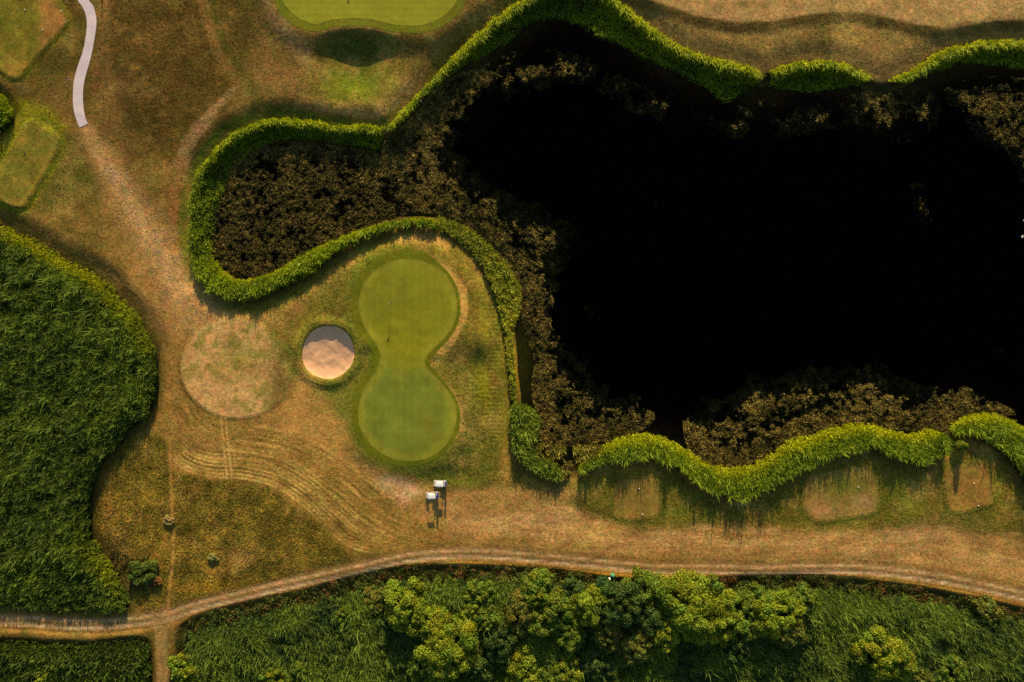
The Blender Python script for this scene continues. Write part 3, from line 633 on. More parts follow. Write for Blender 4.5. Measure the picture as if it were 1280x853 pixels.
# ------------------------------------------------------------------ light and camera
world = bpy.data.worlds.new('World'); scene.world = world; world.use_nodes = True
wn = world.node_tree.nodes; wl = world.node_tree.links
bg = wn['Background']; sk = wn.new('ShaderNodeTexSky'); sk.sky_type = 'NISHITA'; sk.sun_disc = False
sk.sun_elevation = SUN_EL; sk.sun_rotation = SUN_AZ; sk.altitude = 10; sk.air_density = 1.0; sk.dust_density = 1.2
wl.new(sk.outputs[0], bg.inputs['Color']); bg.inputs['Strength'].default_value = SKY
sl = bpy.data.lights.new('sun', 'SUN'); sl.energy = SUN; sl.angle = math.radians(.5); sl.color = (1.0, .73, .43)
so = bpy.data.objects.new('sun', sl); COL.objects.link(so)
sdir = Vector((math.sin(SUN_AZ) * math.cos(SUN_EL), math.cos(SUN_AZ) * math.cos(SUN_EL), math.sin(SUN_EL)))
so.rotation_euler = (-sdir).to_track_quat('-Z', 'Y').to_euler(); so.location = sdir * 80
cam = bpy.data.cameras.new('camera'); cam.sensor_width = 36; cam.lens = 24.0; cam.clip_start = .5; cam.clip_end = 20000
co = bpy.data.objects.new('camera', cam); COL.objects.link(co); co.location = (0, 0, H_CAM); co.rotation_euler = (0, 0, 0)
scene.camera = co
scene.view_settings.view_transform = 'Standard'; scene.view_settings.look = 'None'; scene.view_settings.exposure = 0; scene.view_settings.gamma = 1
scene.cycles.film_exposure = EXPO
scene.cycles.use_denoising = False
scene.cycles.max_bounces = 6; scene.cycles.transparent_max_bounces = 12; scene.cycles.volume_bounces = 0
# ------------------------------------------------------------------ reeds
def scatter(poly, dens):
    """random points inside a polygon, dens per square metre"""
    poly = np.asarray(poly, float); lo = np.maximum(poly.min(0), (-70, -60)); hi = np.minimum(poly.max(0), (1350, 915))
    n = int((hi - lo).prod() * S * S * dens)
    x = rng.uniform(lo[0], hi[0], n); y = rng.uniform(lo[1], hi[1], n)
    m = inside(poly, x, y)
    return x[m], y[m]

def blades(x, y, z0, h, nleaf, width, spread, lean, col, var=.25, low=.35):
    """arching leaf blades; x, y in map units, everything else in metres"""
    n = len(x)
    bx = np.repeat(wx(x), nleaf); by = np.repeat(wy(y), nleaf); bz = np.repeat(z0, nleaf); hh = np.repeat(h, nleaf)
    N_ = n * nleaf
    a = rng.uniform(0, 2 * math.pi, N_)
    dx = np.cos(a) + lean[0]; dy = np.sin(a) + lean[1]
    sp = spread * hh * rng.uniform(.5, 1.3, N_)
    hl = hh * rng.uniform(.72, 1.08, N_)
    jx = rng.normal(0, .08, N_); jy = rng.normal(0, .08, N_)
    w = width * rng.uniform(.6, 1.3, N_)
    L = np.hypot(dx, dy) + 1e-6; px_, py_ = -dy / L, dx / L
    tw = rng.uniform(-.5, .5, N_)                    # blades are twisted along their length
    p0 = np.stack([bx + jx, by + jy, bz + low * hl], 1)
    p1 = np.stack([bx + jx + dx * sp * .38, by + jy + dy * sp * .38, bz + .86 * hl], 1)
    p2 = np.stack([bx + jx + dx * sp, by + jy + dy * sp, bz + hl * rng.uniform(.78, 1.02, N_)], 1)
    wv = np.stack([px_, py_, tw], 1)
    V = np.stack([p0 - wv * (w * .3)[:, None], p0 + wv * (w * .3)[:, None], p1 - wv * (w * .5)[:, None], p1 + wv * (w * .5)[:, None], p2], 1)
    b = np.arange(N_)[:, None] * 5
    F = np.concatenate([b + [0, 1, 3], b + [0, 3, 2], b + [2, 3, 4]], 0)
    c = np.repeat(col, nleaf, 0) * rng.uniform(1 - var, 1 + var, (N_, 1))
    c = np.repeat(c, 5, 0)
    return V.reshape(-1, 3), F, np.concatenate([c, np.ones((len(c), 1))], 1)

def reed_bed(name, label, poly, dens, h, nleaf=5, width=.16, spread=.42, lean=(.0, .0), c1=(.09, .14, .02), c2=(.16, .2, .02), edge=9.0, seed=0, ztop=None, hedge=.8, cat='reeds', gap=0.0, hsun=.35, wet=None, clump=.8, rim=None, ragged=4.5, inset=0.0, hn2=.15, hmod=None, belt=False, tall=.05):
    x, y = scatter(poly, dens)
    d = -sdf(poly, x, y, 60)
    k_ = d > inset + ragged * (.5 + 2.2 * fbm(x, y, 7, seed + 40, 3) + .8 * rng.normal(0, .5, len(x)))
    x, y, d = x[k_], y[k_], d[k_]
    if wet is not None or belt:                                          # the water side comes and goes
        w_ = d < -bil(dP, x, y) - 2.0; k_ = ~w_ | (d > 13 * np.maximum(0, fbm(x, y, 20, seed + 60, 3) + .08)); x, y, d = x[k_], y[k_], d[k_]
    k_ = fbm(x, y, 5.5, seed + 80, 3) > -.2 - .1 * rng.uniform(0, 1, len(x)); x, y, d = x[k_], y[k_], d[k_]   # small openings
    if gap > 0:
        kx = fbm(x, y, 12, seed + 9) + .5 * fbm(x, y, 5, seed + 3); k_ = kx > gap - .5
        x, y, d = x[k_], y[k_], d[k_]
    n1 = fbm(x, y, 14, seed); n2 = fbm(x, y, 45, seed + 5); n3 = fbm(x, y, 4.6, seed + 8)
    e = 1.5
    gxx = sdf(poly, x + e, y, 40) - sdf(poly, x - e, y, 40); gyy = sdf(poly, x, y + e, 40) - sdf(poly, x, y - e, 40)
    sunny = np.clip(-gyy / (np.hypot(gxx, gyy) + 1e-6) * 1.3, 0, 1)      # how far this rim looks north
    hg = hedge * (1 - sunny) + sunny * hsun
    if wet is not None:
        w_ = (d < -bil(dP, x, y) - 2.0)                                   # nearer to open water than to land
        hg = np.where(w_, np.minimum(hg, wet), hg)
    hh = h * (hg + (1 - hg) * sstep(0, edge, d)) * (1 + clump * n3 + .5 * n1 + hn2 * n2)
    hh = hh * rng.uniform(.68, 1.12, len(x))
    hh = hh * np.where(rng.uniform(0, 1, len(x)) < tall, rng.uniform(1.15, 1.6, len(x)), 1)
    if wet is not None:                                                  # belts get shorter towards the water on north facing rims
        gy_ = bil(dP, x, y + 3) - bil(dP, x, y - 3); gx_ = bil(dP, x + 3, y) - bil(dP, x - 3, y)
        sl_ = np.clip((-gy_ + .6 * np.abs(gx_)) / (np.hypot(gx_, gy_) + 1e-6), 0, 1)
        hh = hh * (1 - sl_ * .8 * sstep(3, 19, -bil(dP, x, y) + 6 * n1))
    if hmod is not None: hh = hh * hmod(x, y)
    z0 = np.maximum(bil(H, x, y), WATER_Z - .25) - .05
    t = np.clip(.5 + 1.1 * n2 + .8 * n3 + rng.normal(0, .18, len(x)), 0, 1)[:, None]
    col = np.array(c1) * (1 - t) + np.array(c2) * t
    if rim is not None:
        k_ = (sunny * sstep(edge * 1.1, edge * .3, d + 7 * n3 + 6 * n1) * rng.uniform(.5, 1, len(x)))[:, None]  # sunlight on north facing edges painted into the leaves as brighter yellow
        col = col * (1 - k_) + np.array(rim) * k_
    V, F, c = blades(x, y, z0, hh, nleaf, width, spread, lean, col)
    return tag(link(name, mesh_np(name, V, F, c), M['reed']), label, cat, kind='stuff')

YG1, YG2, LIT_RIM = (.075, .15, .012), (.29, .38, .013), (.54, .58, .013)
BG1, BG2 = (.035, .075, .014), (.10, .155, .014)
reed_bed('reed_bed', 'large dense green reed field filling the left edge', FIELD, 24, 3.0, 5, .115, .32, (-.1, .1), (.05, .10, .02), (.165, .25, .024), 22, 1, hsun=.12, clump=.9, rim=(.42, .45, .010), hmod=lambda x, y: 1 - .55 * sstep(690, 745, y))
reed_bed('reed_bed', 'yellow green reed hedge looping around the narrow west arm of the pond', B_ARM, 26, 2.5, 6, .12, .36, (0, -.1), YG1, YG2, 8, 2, tall=0, wet=.3, rim=LIT_RIM)
reed_bed('reed_bed', 'thin leaning reed fringe between the peanut shaped green and the pond', B_GREEN, 15, 1.3, 5, .14, .5, (.25, .1), (.16, .20, .02), (.44, .46, .035), 5, 3, gap=.22, ragged=1.5, tall=.0)
reed_bed('reed_bed', 'bushy dark green reed clump at the bend of the shore southeast of the green', B_BUSH, 20, 2.3, 5, .17, .45, (.2, -.1), (.08, .145, .02), (.2, .27, .025), 9, 4)
reed_bed('reed_bed', 'sparse brownish green reeds mixed with weed on the south shore', B_MIX, 17, 1.5, 5, .17, .5, (0, -.1), (.14, .13, .025), (.33, .32, .04), 5, 5, gap=.47)
reed_bed('reed_bed', 'long wavy yellow green reed belt along the south shore of the pond', B_SOUTH, 25, 2.7, 6, .125, .4, (.1, -.1), (.09, .17, .014), (.27, .36, .015), 19, 6, belt=True, hedge=.9, rim=LIT_RIM, hsun=.3)
reed_bed('reed_bed', 'yellow green reed clump at the right edge of the south shore', B_EAST, 24, 2.8, 6, .125, .45, (.3, -.15), (.09, .17, .014), (.27, .36, .015), 17, 7, belt=True, hedge=.9, rim=LIT_RIM)
reed_bed('reed_bed', 'long reed belt along the north shore widening towards the plateau', B_NORTH, 25, 2.8, 6, .125, .42, (.1, -.25), YG1, YG2, 10, 8, wet=.3, rim=LIT_RIM)
reed_bed('reed_bed', 'short lens shaped reed clump on the north shore between two gaps', B_MID, 25, 2.4, 6, .125, .45, (.3, -.3), YG1, YG2, 9, 9, wet=.3, rim=LIT_RIM)
reed_bed('reed_bed', 'streaky yellow green reed belt on the north shore at the right edge', B_NE, 25, 2.4, 6, .125, .5, (.45, -.25), YG1, YG2, 9, 10, wet=.3, rim=LIT_RIM)
reed_bed('reed_bed', 'small yellow green reed clump cut off by the left edge near the upper tee pads', NWBED, 20, 2.4, 6, .16, .4, (.2, .1), YG1, YG2, 9, 11, rim=LIT_RIM)
reed_bed('reed_bed', 'dark green reed patch in the bottom left corner below the track', SWBED, 10, 1.9, 5, .22, .5, (.1, .1), BG1, BG2, 16, 12, hsun=.2, clump=.6)
reed_bed('reed_bed', 'broad wind swept dark green reed bed along the bottom edge', SOUTH, 21, 2.3, 5, .115, .4, (.55, -.35), (.022, .06, .02), (.19, .28, .03), 34, 13, hsun=.15, clump=.75, inset=13, ragged=9, hn2=.85)

# low mixed undergrowth between the track and the reeds
def leaf_domes(x, y, r, zb, col, dens=70, leaf=(.09, .2), flat=.6):
    m = (dens * r * r).astype(int) + 10
    idx = np.repeat(np.arange(len(x)), m); K = len(idx)
    u = rng.uniform(-.1, 1, K); a = rng.uniform(0, 2 * math.pi, K); rr_ = r[idx] * rng.uniform(.75, 1.08, K)
    s_ = np.sqrt(np.clip(1 - u * u, 0, 1)); n = np.stack([np.cos(a) * s_, np.sin(a) * s_, u], 1)
    P = np.stack([wx(x)[idx], wy(y)[idx], zb[idx]], 1) + n * rr_[:, None] * np.array([1, 1, flat])
    n = n + rng.normal(0, .45, (K, 3)); n /= np.linalg.norm(n, axis=1)[:, None]
    t = rng.normal(0, 1, (K, 3)); U = np.cross(n, t); U /= np.linalg.norm(U, axis=1)[:, None]; W = np.cross(n, U)
    q = rng.uniform(*leaf, K)[:, None]
    V = np.stack([P - U * q, P + W * q * .6, P + U * q, P - W * q * .6], 1).reshape(-1, 3)
    c = col[idx] * rng.uniform(.7, 1.3, (K, 1)); c = np.repeat(c, 4, 0)
    return V, np.arange(K * 4).reshape(-1, 4), np.concatenate([c, np.ones((len(c), 1))], 1)
def undergrowth(label, poly, dens, r, pal, w, seed):
    x, y = scatter(poly, dens)
    n = fbm(x, y, 16, seed); k_ = n > -.2; x, y, n = x[k_], y[k_], n[k_]
    rr_ = rng.uniform(*r, len(x)) * (1 + .6 * n)
    pal = np.array(pal); ci = np.clip(((n + .5 + rng.normal(0, .16, len(x))) * len(pal)).astype(int), 0, len(pal) - 1)
    col = pal[ci] * rng.uniform(.7, 1.3, (len(x), 1))
    V, F, c = leaf_domes(x, y, rr_, bil(H, x, y) - .05, col)
    tag(link('undergrowth', mesh_np('undergrowth', V, F, c), M['foliage']), label, 'undergrowth', kind='stuff')
se = SOUTH[(SOUTH[:, 1] < 800)]
se = se[np.argsort(se[:, 0])]
UG = np.vstack([se + [0, -1], (se + [0, 34])[::-1]])
undergrowth('mixed low scrub in dark green and rusty tones along the south side of the track', UG, 1.3, (.35, 1.0), [(.045, .06, .014), (.06, .09, .014), (.10, .10, .02), (.05, .075, .014), (.16, .09, .025), (.09, .12, .015)], 0, 301)
undergrowth('thick leafy scrub between the tree groups at the bottom', smooth_closed([(575,735),(640,722),(720,728),(770,740),(800,760),(770,800),(720,790),(690,800),(640,812),(600,830),(575,800),(610,790)], 4), .8, (.8, 1.9), [(.05, .09, .016), (.09, .13, .016), (.06, .10, .02), (.13, .16, .02), (.16, .15, .03)], 0, 303)
PALS = [(.045, .085, .018), (.07, .115, .018), (.10, .15, .02), (.06, .10, .022), (.14, .18, .022), (.09, .13, .02)]
undergrowth('dense leafy scrub among the tree row right of the green bin', smooth_closed([(770,740),(830,735),(920,735),(1000,738),(1030,760),(1010,800),(960,815),(900,800),(850,820),(800,815),(770,790)], 4), .8, (.8, 2.0), PALS, 0, 304)
undergrowth('leafy scrub scattered in the reeds left of the diagonal tree group', smooth_closed([(250,775),(330,755),(420,740),(500,728),(500,752),(470,790),(400,775),(330,790),(270,800)], 4), .4, (.6, 1.5), PALS, 0, 305)
undergrowth('leafy scrub scattered in the reeds at the bottom right', smooth_closed([(1030,740),(1120,745),(1210,765),(1290,785),(1290,860),(1180,860),(1080,860),(1040,800)], 4), .4, (.6, 1.6), PALS, 0, 306)
undergrowth('low mixed scrub among the golden grass by the reed field corner', smooth_closed([(128,690),(150,690),(175,696),(200,705),(202,730),(185,750),(168,755),(160,735),(145,712)], 4), .9, (.3, .7), [(.05, .07, .014), (.10, .09, .02), (.15, .09, .025), (.06, .09, .014)], 0, 302)

# ------------------------------------------------------------------ pond weed
def weed(label, poly, dens, z_hi, z_lo, deep_from, bright=1.0, seed=0, thr=-.05, lump=13.0, relief=.32, reach=95):
    """a floating and sunken weed mat: fine leaves, cloudy in plan, sinking towards its rim"""
    x, y = scatter(poly, dens)
    big = fbm(x, y, lump * 1.9, 100 + seed, 3); mid = fbm(x, y, lump * .62, 140 + seed, 4); sm = fbm(x, y, 4.2, 170 + seed, 3)
    dw = np.maximum(-sdf(poly, x, y, 60), reach + bil(dP, x, y))          # shallow near the bank, sinking outwards
    t = sstep(0, deep_from, dw + 22 * big + 10 * mid)
    n = big + .55 * mid + .35 * sm
    keep = (n + .22 * (t - .5) > thr + rng.normal(0, .07, len(x))) & (sdf(POND, x, y, 50) < -3) & (np.maximum(-sdf(poly, x, y, 60), reach * .7 + bil(dP, x, y)) > 16 * np.clip(.35 + 2.2 * fbm(x, y, 15, 190 + seed, 3), 0, 1.2) * (reach > 0))
    x, y, t, mid, sm, big, n = (q[keep] for q in (x, y, t, mid, sm, big, n)); K = len(x)
    cz = WATER_Z + z_lo + (z_hi - z_lo) * t + relief * (1.3 * mid + 1.0 * sm) + rng.normal(0, .05, K)
    cz = np.minimum(cz, WATER_Z + .4)
    s_ = rng.uniform(.06, .15, K) * np.where(rng.uniform(0, 1, K) < .1, 1.5, 1)
    n_ = rng.normal(0, 1, (K, 3)) * .6 + [0, 0, 1]; n_ /= np.linalg.norm(n_, axis=1)[:, None]
    q_ = rng.normal(0, 1, (K, 3)); U = np.cross(n_, q_); U /= np.linalg.norm(U, axis=1)[:, None]; W = np.cross(n_, U)
    P = np.stack([wx(x), wy(y), cz], 1); U = U * s_[:, None]; W = W * (s_ * .65)[:, None]
    V = np.stack([P - U, P + W, P + U * 1.2, P - W], 1).reshape(-1, 3)
    base = np.array([(.165, .132, .022), (.112, .106, .018), (.20, .152, .03)])
    u = np.clip(.5 + 1.2 * big + .9 * mid, 0, .999) * 2; i0 = u.astype(int); f = (u - i0)[:, None]
    cc = base[[1, 0, 2]][i0] * (1 - f) + base[[0, 2, 2]][np.minimum(i0, 1)] * f
    c = cc * bright * .62 * rng.uniform(.45, 1.45, (K, 1)) * np.where(rng.uniform(0, 1, (K, 1)) < .05, 2.3, 1) * np.clip(1 + 1.7 * (mid + .7 * big) + .8 * sm, .22, 2.0)[:, None]
    c = np.repeat(c, 4, 0)
    return tag(link('pond_weed', mesh_np('pond_weed', V, np.arange(K * 4).reshape(-1, 4), np.concatenate([c, np.ones((len(c), 1))], 1)), M['weed']), label, 'pond weed', kind='stuff')

weed('mat of brown pond weed filling the narrow west arm', smooth_closed([(255,225),(285,195),(330,178),(400,178),(478,190),(500,200),(530,255),(500,268),(455,284),(395,310),(345,340),(300,350),(268,332),(258,290)], 4), 95, .08, -.12, 10, .78, 1, -.10, 9, .42)
weed('cloudy brown weed at the mouth of the west arm', smooth_closed([(475,185),(500,150),(530,112),(560,92),(605,84),(632,100),(602,128),(580,160),(584,195),(610,218),(648,244),(694,254),(720,278),(724,308),(708,342),(690,378),(660,372),(648,350),(622,316),(590,286),(556,268),(520,262),(490,232)], 4), 105, .06, -.68, 50, 1.05, 2, -.24, 13)
weed('brown weed clouds off the shore southeast of the peanut green', smooth_closed([(648,352),(690,366),(694,392),(708,424),(730,442),(745,462),(760,480),(788,490),(810,500),(820,524),(800,542),(765,552),(720,558),(680,562),(672,520),(664,490),(668,450),(656,415)], 4), 105, .08, -.68, 46, 1.1, 3, -.26, 12)
weed('wide bank of brown weed off the long south reed belt', smooth_closed([(856,520),(876,498),(916,484),(948,466),(1000,458),(1060,453),(1106,448),(1134,467),(1192,476),(1242,498),(1278,518),(1245,524),(1180,540),(1110,537),(1060,532),(1020,542),(975,562),(930,586),(885,580),(862,562)], 4), 110, .12, -.66, 52, 1.2, 4, -.30, 11)
weed('scattered dim weed under the north reed belt', smooth_closed([(600,84),(640,62),(690,52),(740,66),(790,96),(840,110),(900,136),(930,130),(950,150),(930,172),(890,166),(850,152),(800,144),(770,124),(720,110),(670,112),(640,126),(610,116)], 4), 80, -.02, -.5, 30, 1.0, 5, -.12, 12, .32, 70)
weed('dim weed patches off the middle of the north shore', smooth_closed([(950,125),(1000,126),(1050,120),(1100,110),(1150,110),(1190,122),(1184,164),(1140,178),(1100,172),(1060,164),(1010,166),(970,172)], 4), 80, -.04, -.5, 30, 1.0, 6, -.12, 12, .32, 60)
weed('weed clouds in the upper right corner of the pond', smooth_closed([(1185,110),(1230,94),(1280,94),(1330,108),(1335,230),(1285,232),(1262,194),(1236,184),(1210,152)], 4), 75, .02, -.42, 26, 1.05, 7, -.14, 13, .32, 70)
weed('small lone weed patch in open water at the upper right', smooth_closed([(1140,230),(1160,226),(1166,245),(1176,262),(1168,280),(1154,272),(1146,252)], 4), 80, -.12, -.45, 12, 1.0, 8, -.06, 7, .32, 0)
weed('tiny weed tuft in open water nearest the peanut green', smooth_closed([(730,384),(738,378),(746,388),(738,402),(731,396)], 4), 60, -.25, -.5, 6, .9, 9, -.1, 7, .32, 0)
weed('tiny dim weed tuft in open water north of the pond centre', smooth_closed([(819,244),(827,246),(828,254),(820,255)], 4), 70, -.35, -.5, 6, .9, 10, -.2, 7, .32, 0)
weed('tiny dim weed tuft in open water above the right south shore', smooth_closed([(1248,434),(1260,434),(1264,442),(1250,444)], 4), 60, -.32, -.5, 6, .9, 11, -.2, 7, .32, 0)

# ------------------------------------------------------------------ rough grass
def tufts(name, label, mask, dens, h, width, sat=1.0, nleaf=3, k=1.15):
    n = int((1330 + 50) * (900 + 40) * S * S * dens)
    x = rng.uniform(-40, 1320, n); y = rng.uniform(-30, 890, n)
    w = bil(mask, x, y); m = rng.uniform(0, 1, n) < w
    x, y = x[m], y[m]
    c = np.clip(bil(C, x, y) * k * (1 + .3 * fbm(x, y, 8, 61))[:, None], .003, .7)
    hh = h * rng.uniform(.6, 1.3, len(x)) * (1 + .8 * fbm(x, y, 10, 33))
    V, F, cc = blades(x, y, bil(H, x, y) - .02, hh, nleaf, width, .75, (.1, -.1), c, .3, low=0.0)
    return tag(link(name, mesh_np(name, V, F, cc), M['tuft']), label, 'grass', kind='stuff')
freeM = (dP > 3) * (dF > 1) * (dS > 1) * (dSW > 1) * (dNW > 2) * (dB > 5) * (dG > 2) * (dTG > 2) * (dK > 8) * (dK2 > 7) * (dFp > 2)
for k_ in dT: freeM = freeM * (dT[k_] > 1)
dPath = sdf(CARTPATH, X, Y); freeM = freeM * (dPath > 1)
dGold = sdf(np.array(GOLDP, float), X, Y)
gold = (dGold < 2) * freeM
tufts('rough_grass', 'golden long rough grass in the triangle beside the reed field', gold * .95, 9, .15, .12, k=1.55)
tufts('rough_grass', 'short tufty rough grass over the dry fairway and banks', np.clip(R - .45, 0, 1) * 1.6 * freeM * (1 - gold), 6, .085, .13, k=1.5)
# ------------------------------------------------------------------ mesh helpers for things
class MB:
    def __init__(s): s.bm = bmesh.new()
    def box(s, c, d, rot=None, bevel=0.0, taper=(1, 1)):
        r = bmesh.ops.create_cube(s.bm, size=1.0); vs = r['verts']
        for v in vs:
            k = taper if v.co.z > 0 else (1, 1)
            v.co = Vector((v.co.x * d[0] * k[0], v.co.y * d[1] * k[1], v.co.z * d[2]))
        if bevel:
            es = list({e for v in vs for e in v.link_edges})
            rb = bmesh.ops.bevel(s.bm, geom=es, offset=bevel, segments=2, affect='EDGES', profile=.5)
            vs = list({v for v in rb['verts']} | {v for v in vs if v.is_valid})
        mt = Matrix.Translation(Vector(c)) @ (rot.to_4x4() if rot else Matrix())
        bmesh.ops.transform(s.bm, matrix=mt, verts=vs); return s
    def tube(s, pts, r, seg=8, cap=True):
        pts = [Vector(p) for p in pts]; rs = r if hasattr(r, '__len__') else [r] * len(pts)
        rings = []
        for i, p in enumerate(pts):
            t = (pts[min(i + 1, len(pts) - 1)] - pts[max(i - 1, 0)]).normalized()
            a = t.orthogonal().normalized(); b = t.cross(a)
            rings.append([s.bm.verts.new(p + (a * math.cos(q) + b * math.sin(q)) * rs[i]) for q in [2 * math.pi * k / seg for k in range(seg)]])
        for A, B in zip(rings, rings[1:]):
            for k in range(seg): s.bm.faces.new((A[k], A[(k + 1) % seg], B[(k + 1) % seg], B[k]))
        if cap: s.bm.faces.new(rings[0][::-1]); s.bm.faces.new(rings[-1])
        return s
    def lathe(s, prof, c=(0, 0, 0), seg=20, axis='z'):
        rings = []
        for r, h in prof:
            ring = []
            for k in range(seg):
                q = 2 * math.pi * k / seg; x, y = r * math.cos(q), r * math.sin(q)
                p = (x, y, h) if axis == 'z' else (x, h, y) if axis == 'y' else (h, x, y)
                ring.append(s.bm.verts.new(Vector(p) + Vector(c)))
            rings.append(ring)
        for A, B in zip(rings, rings[1:]):
            for k in range(seg): s.bm.faces.new((A[k], A[(k + 1) % seg], B[(k + 1) % seg], B[k]))
        s.bm.faces.new(rings[0][::-1]); s.bm.faces.new(rings[-1]); return s
    def prism(s, prof, y0, y1):
        """profile of (x, z) points pulled from y0 to y1"""
        A = [s.bm.verts.new((x, y0, z)) for x, z in prof]; B = [s.bm.verts.new((x, y1, z)) for x, z in prof]; n = len(A)
        for k in range(n): s.bm.faces.new((A[k], A[(k + 1) % n], B[(k + 1) % n], B[k]))
        s.bm.faces.new(A[::-1]); s.bm.faces.new(B); return s
    def build(s, name, mat, parent=None, smooth=False):
        bmesh.ops.recalc_face_normals(s.bm, faces=s.bm.faces[:])
        me = bpy.data.meshes.new(name); s.bm.to_mesh(me); s.bm.free()
        if smooth:
            for p in me.polygons: p.use_smooth = True
        return link(name, me, mat, parent)
def copy_tree(o, parent=None):
    c = o.copy(); COL.objects.link(c)
    if parent is not None: c.parent = parent
    for ch in list(o.children): copy_tree(ch, c)
    return c

M['white'] = paint_material('white_plastic', (.80, .80, .78), .4, dirt=.08)
M['cream'] = paint_material('cream_body', (.62, .60, .54), .35, dirt=.1, coat=.3)
M['black'] = paint_material('black_rubber', (.02, .02, .022), .8, dirt=.3, spec=.2)
M['steel'] = paint_material('steel', (.5, .5, .52), .35, metal=.9)
M['seat'] = paint_material('seat_vinyl', (.10, .09, .085), .6, dirt=.3)
M['blue'] = paint_material('blue_nylon', (.05, .12, .50), .6, dirt=.3)
M['navy'] = paint_material('navy_nylon', (.02, .035, .12), .6, dirt=.3)
M['lens'] = paint_material('lamp_lens', (.7, .72, .7), .1)
M['teal'] = paint_material('green_plastic', (.03, .36, .20), .45, dirt=.15)
M['teal_dark'] = paint_material('green_plastic_lid', (.06, .42, .22), .4, dirt=.15)
M['red'] = paint_material('dull_red', (.16, .03, .02), .5, dirt=.2)
M['wood'] = paint_material('weathered_wood', (.12, .08, .05), .85, dirt=.4, spec=.1)
M['hole'] = paint_material('hole_dark', (.01, .01, .008), .9)
M['feather'] = paint_material('feather', (.8, .78, .75), .7, dirt=.06, spec=.1)
M['orange'] = paint_material('bill', (.5, .2, .03), .5)
M['flag'] = paint_material('flag_cloth', (.8, .76, .6), .8, dirt=.05, spec=.1)

def from_view(px, py, z):
    """map position whose point at height z shows over (px, py) from above"""
    k = (H_CAM - z) / H_CAM
    return 640 + (px - 640) * k, 426.5 + (py - 426.5) * k

# ---- golf carts (front towards -x)
def make_cart():
    root = empty('golf_cart', (0, 0, 0))
    b = MB()
    b.box((-.05, 0, .30), (2.2, 1.08, .10), bevel=.03)
    b.prism([(-1.22, .28), (-1.22, .52), (-1.02, .74), (-.62, .86), (-.56, .82), (-.66, .36)], -.56, .56)
    b.prism([(.10, .34), (.10, .56), (.62, .60), (.70, .78), (.86, .80), (1.18, .62), (1.20, .32)], -.58, .58)
    for sy in (-1, 1):
        b.box((-.80, sy * .52, .60), (.56, .14, .06), bevel=.02); b.box((.78, sy * .54, .63), (.62, .14, .06), bevel=.02)
    b.build('body', M['cream'], root)
    s = MB(); s.box((.36, 0, .68), (.52, 1.06, .16), bevel=.05); s.build('seat', M['seat'], root)
    s = MB(); s.box((.64, 0, 1.04), (.13, 1.08, .56), Matrix.Rotation(math.radians(10), 3, 'Y'), bevel=.04); s.build('backrest', M['seat'], root)
    r = MB()
    # roof: a shallow moulded shell with rounded corners
    nx, ny = 16, 12; g = {}
    def corner(u, v):
        x, y = u * .72, v * .56; rc = .14
        ax_, ay_ = max(abs(x) - (.72 - rc), 0), max(abs(y) - (.56 - rc), 0); q = math.hypot(ax_, ay_)
        if q > rc: k_ = rc / q; x = math.copysign(.72 - rc + ax_ * k_, x); y = math.copysign(.56 - rc + ay_ * k_, y)
        return x, y
    for lay in (0, 1):
        for i in range(nx + 1):
            for j in range(ny + 1):
                u, v = -1 + 2 * i / nx, -1 + 2 * j / ny; x, y = corner(u, v)
                z = 1.80 + .075 * (1 - u ** 4) * (1 - v ** 4) + (.0 if lay == 0 else -.05)
                if lay == 0 and (abs(abs(v) - .72) < .1): z -= .012
                g[lay, i, j] = r.bm.verts.new((x + .06, y, z))
        for i in range(nx):
            for j in range(ny):
                q = (g[lay, i, j], g[lay, i + 1, j], g[lay, i + 1, j + 1], g[lay, i, j + 1]); r.bm.faces.new(q if lay == 0 else q[::-1])
    rim = [(i, 0) for i in range(nx)] + [(nx, j) for j in range(ny)] + [(i, ny) for i in range(nx, 0, -1)] + [(0, j) for j in range(ny, 0, -1)]
    for a_, b_ in zip(rim, rim[1:] + rim[:1]): r.bm.faces.new((g[0, a_[0], a_[1]], g[1, a_[0], a_[1]], g[1, b_[0], b_[1]], g[0, b_[0], b_[1]]))
    r.build('roof', M['white'], root, True)
    for sy in (-1, 1):
        MB().tube([(-.88, sy * .52, .66), (-.74, sy * .56, 1.2), (-.56, sy * .52, 1.80)], .02).build('roof_post', M['black'], root)
        MB().tube([(.80, sy * .54, .70), (.74, sy * .57, 1.3), (.66, sy * .52, 1.80)], .02).build('roof_post', M['black'], root)
        for x in (-.80, .78):
            w = MB(); w.lathe([(.14, -.09), (.20, -.10), (.225, -.06), (.225, .06), (.20, .10), (.14, .09)], (x, sy * .50, .225), 18, 'y')
            wo = w.build('wheel', M['black'], root, True)
            MB().lathe([(.135, -.098), (.12, -.105), (.03, -.11), (.03, .11), (.12, .105), (.135, .098)], (x, sy * .50, .225), 14, 'y').build('rim', M['steel'], wo)
        MB().lathe([(.07, -.02), (.06, .02), (.02, .03)], (-1.16, sy * .36, .60), 12, 'x').build('headlight', M['lens'], root)
    w = MB()
    w.tube([(-.60, -.27, .80), (-.36, -.27, 1.04)], .018)
    ring = [Vector((-.36, -.27, 1.04)) + Vector((math.cos(q) * .12, math.sin(q) * .17, math.cos(q) * .12)) for q in np.linspace(0, 2 * math.pi, 15)]
    w.tube(ring, .016, 6, False); w.build('steering_wheel', M['black'], root)
    k = MB(); k.box((1.08, 0, .66), (.34, .9, .05), bevel=.01); k.tube([(1.0, -.45, .66), (1.0, -.45, 1.14), (1.0, .45, 1.14), (1.0, .45, .66)], .016); k.build('bag_rack', M['steel'], root)
    return root
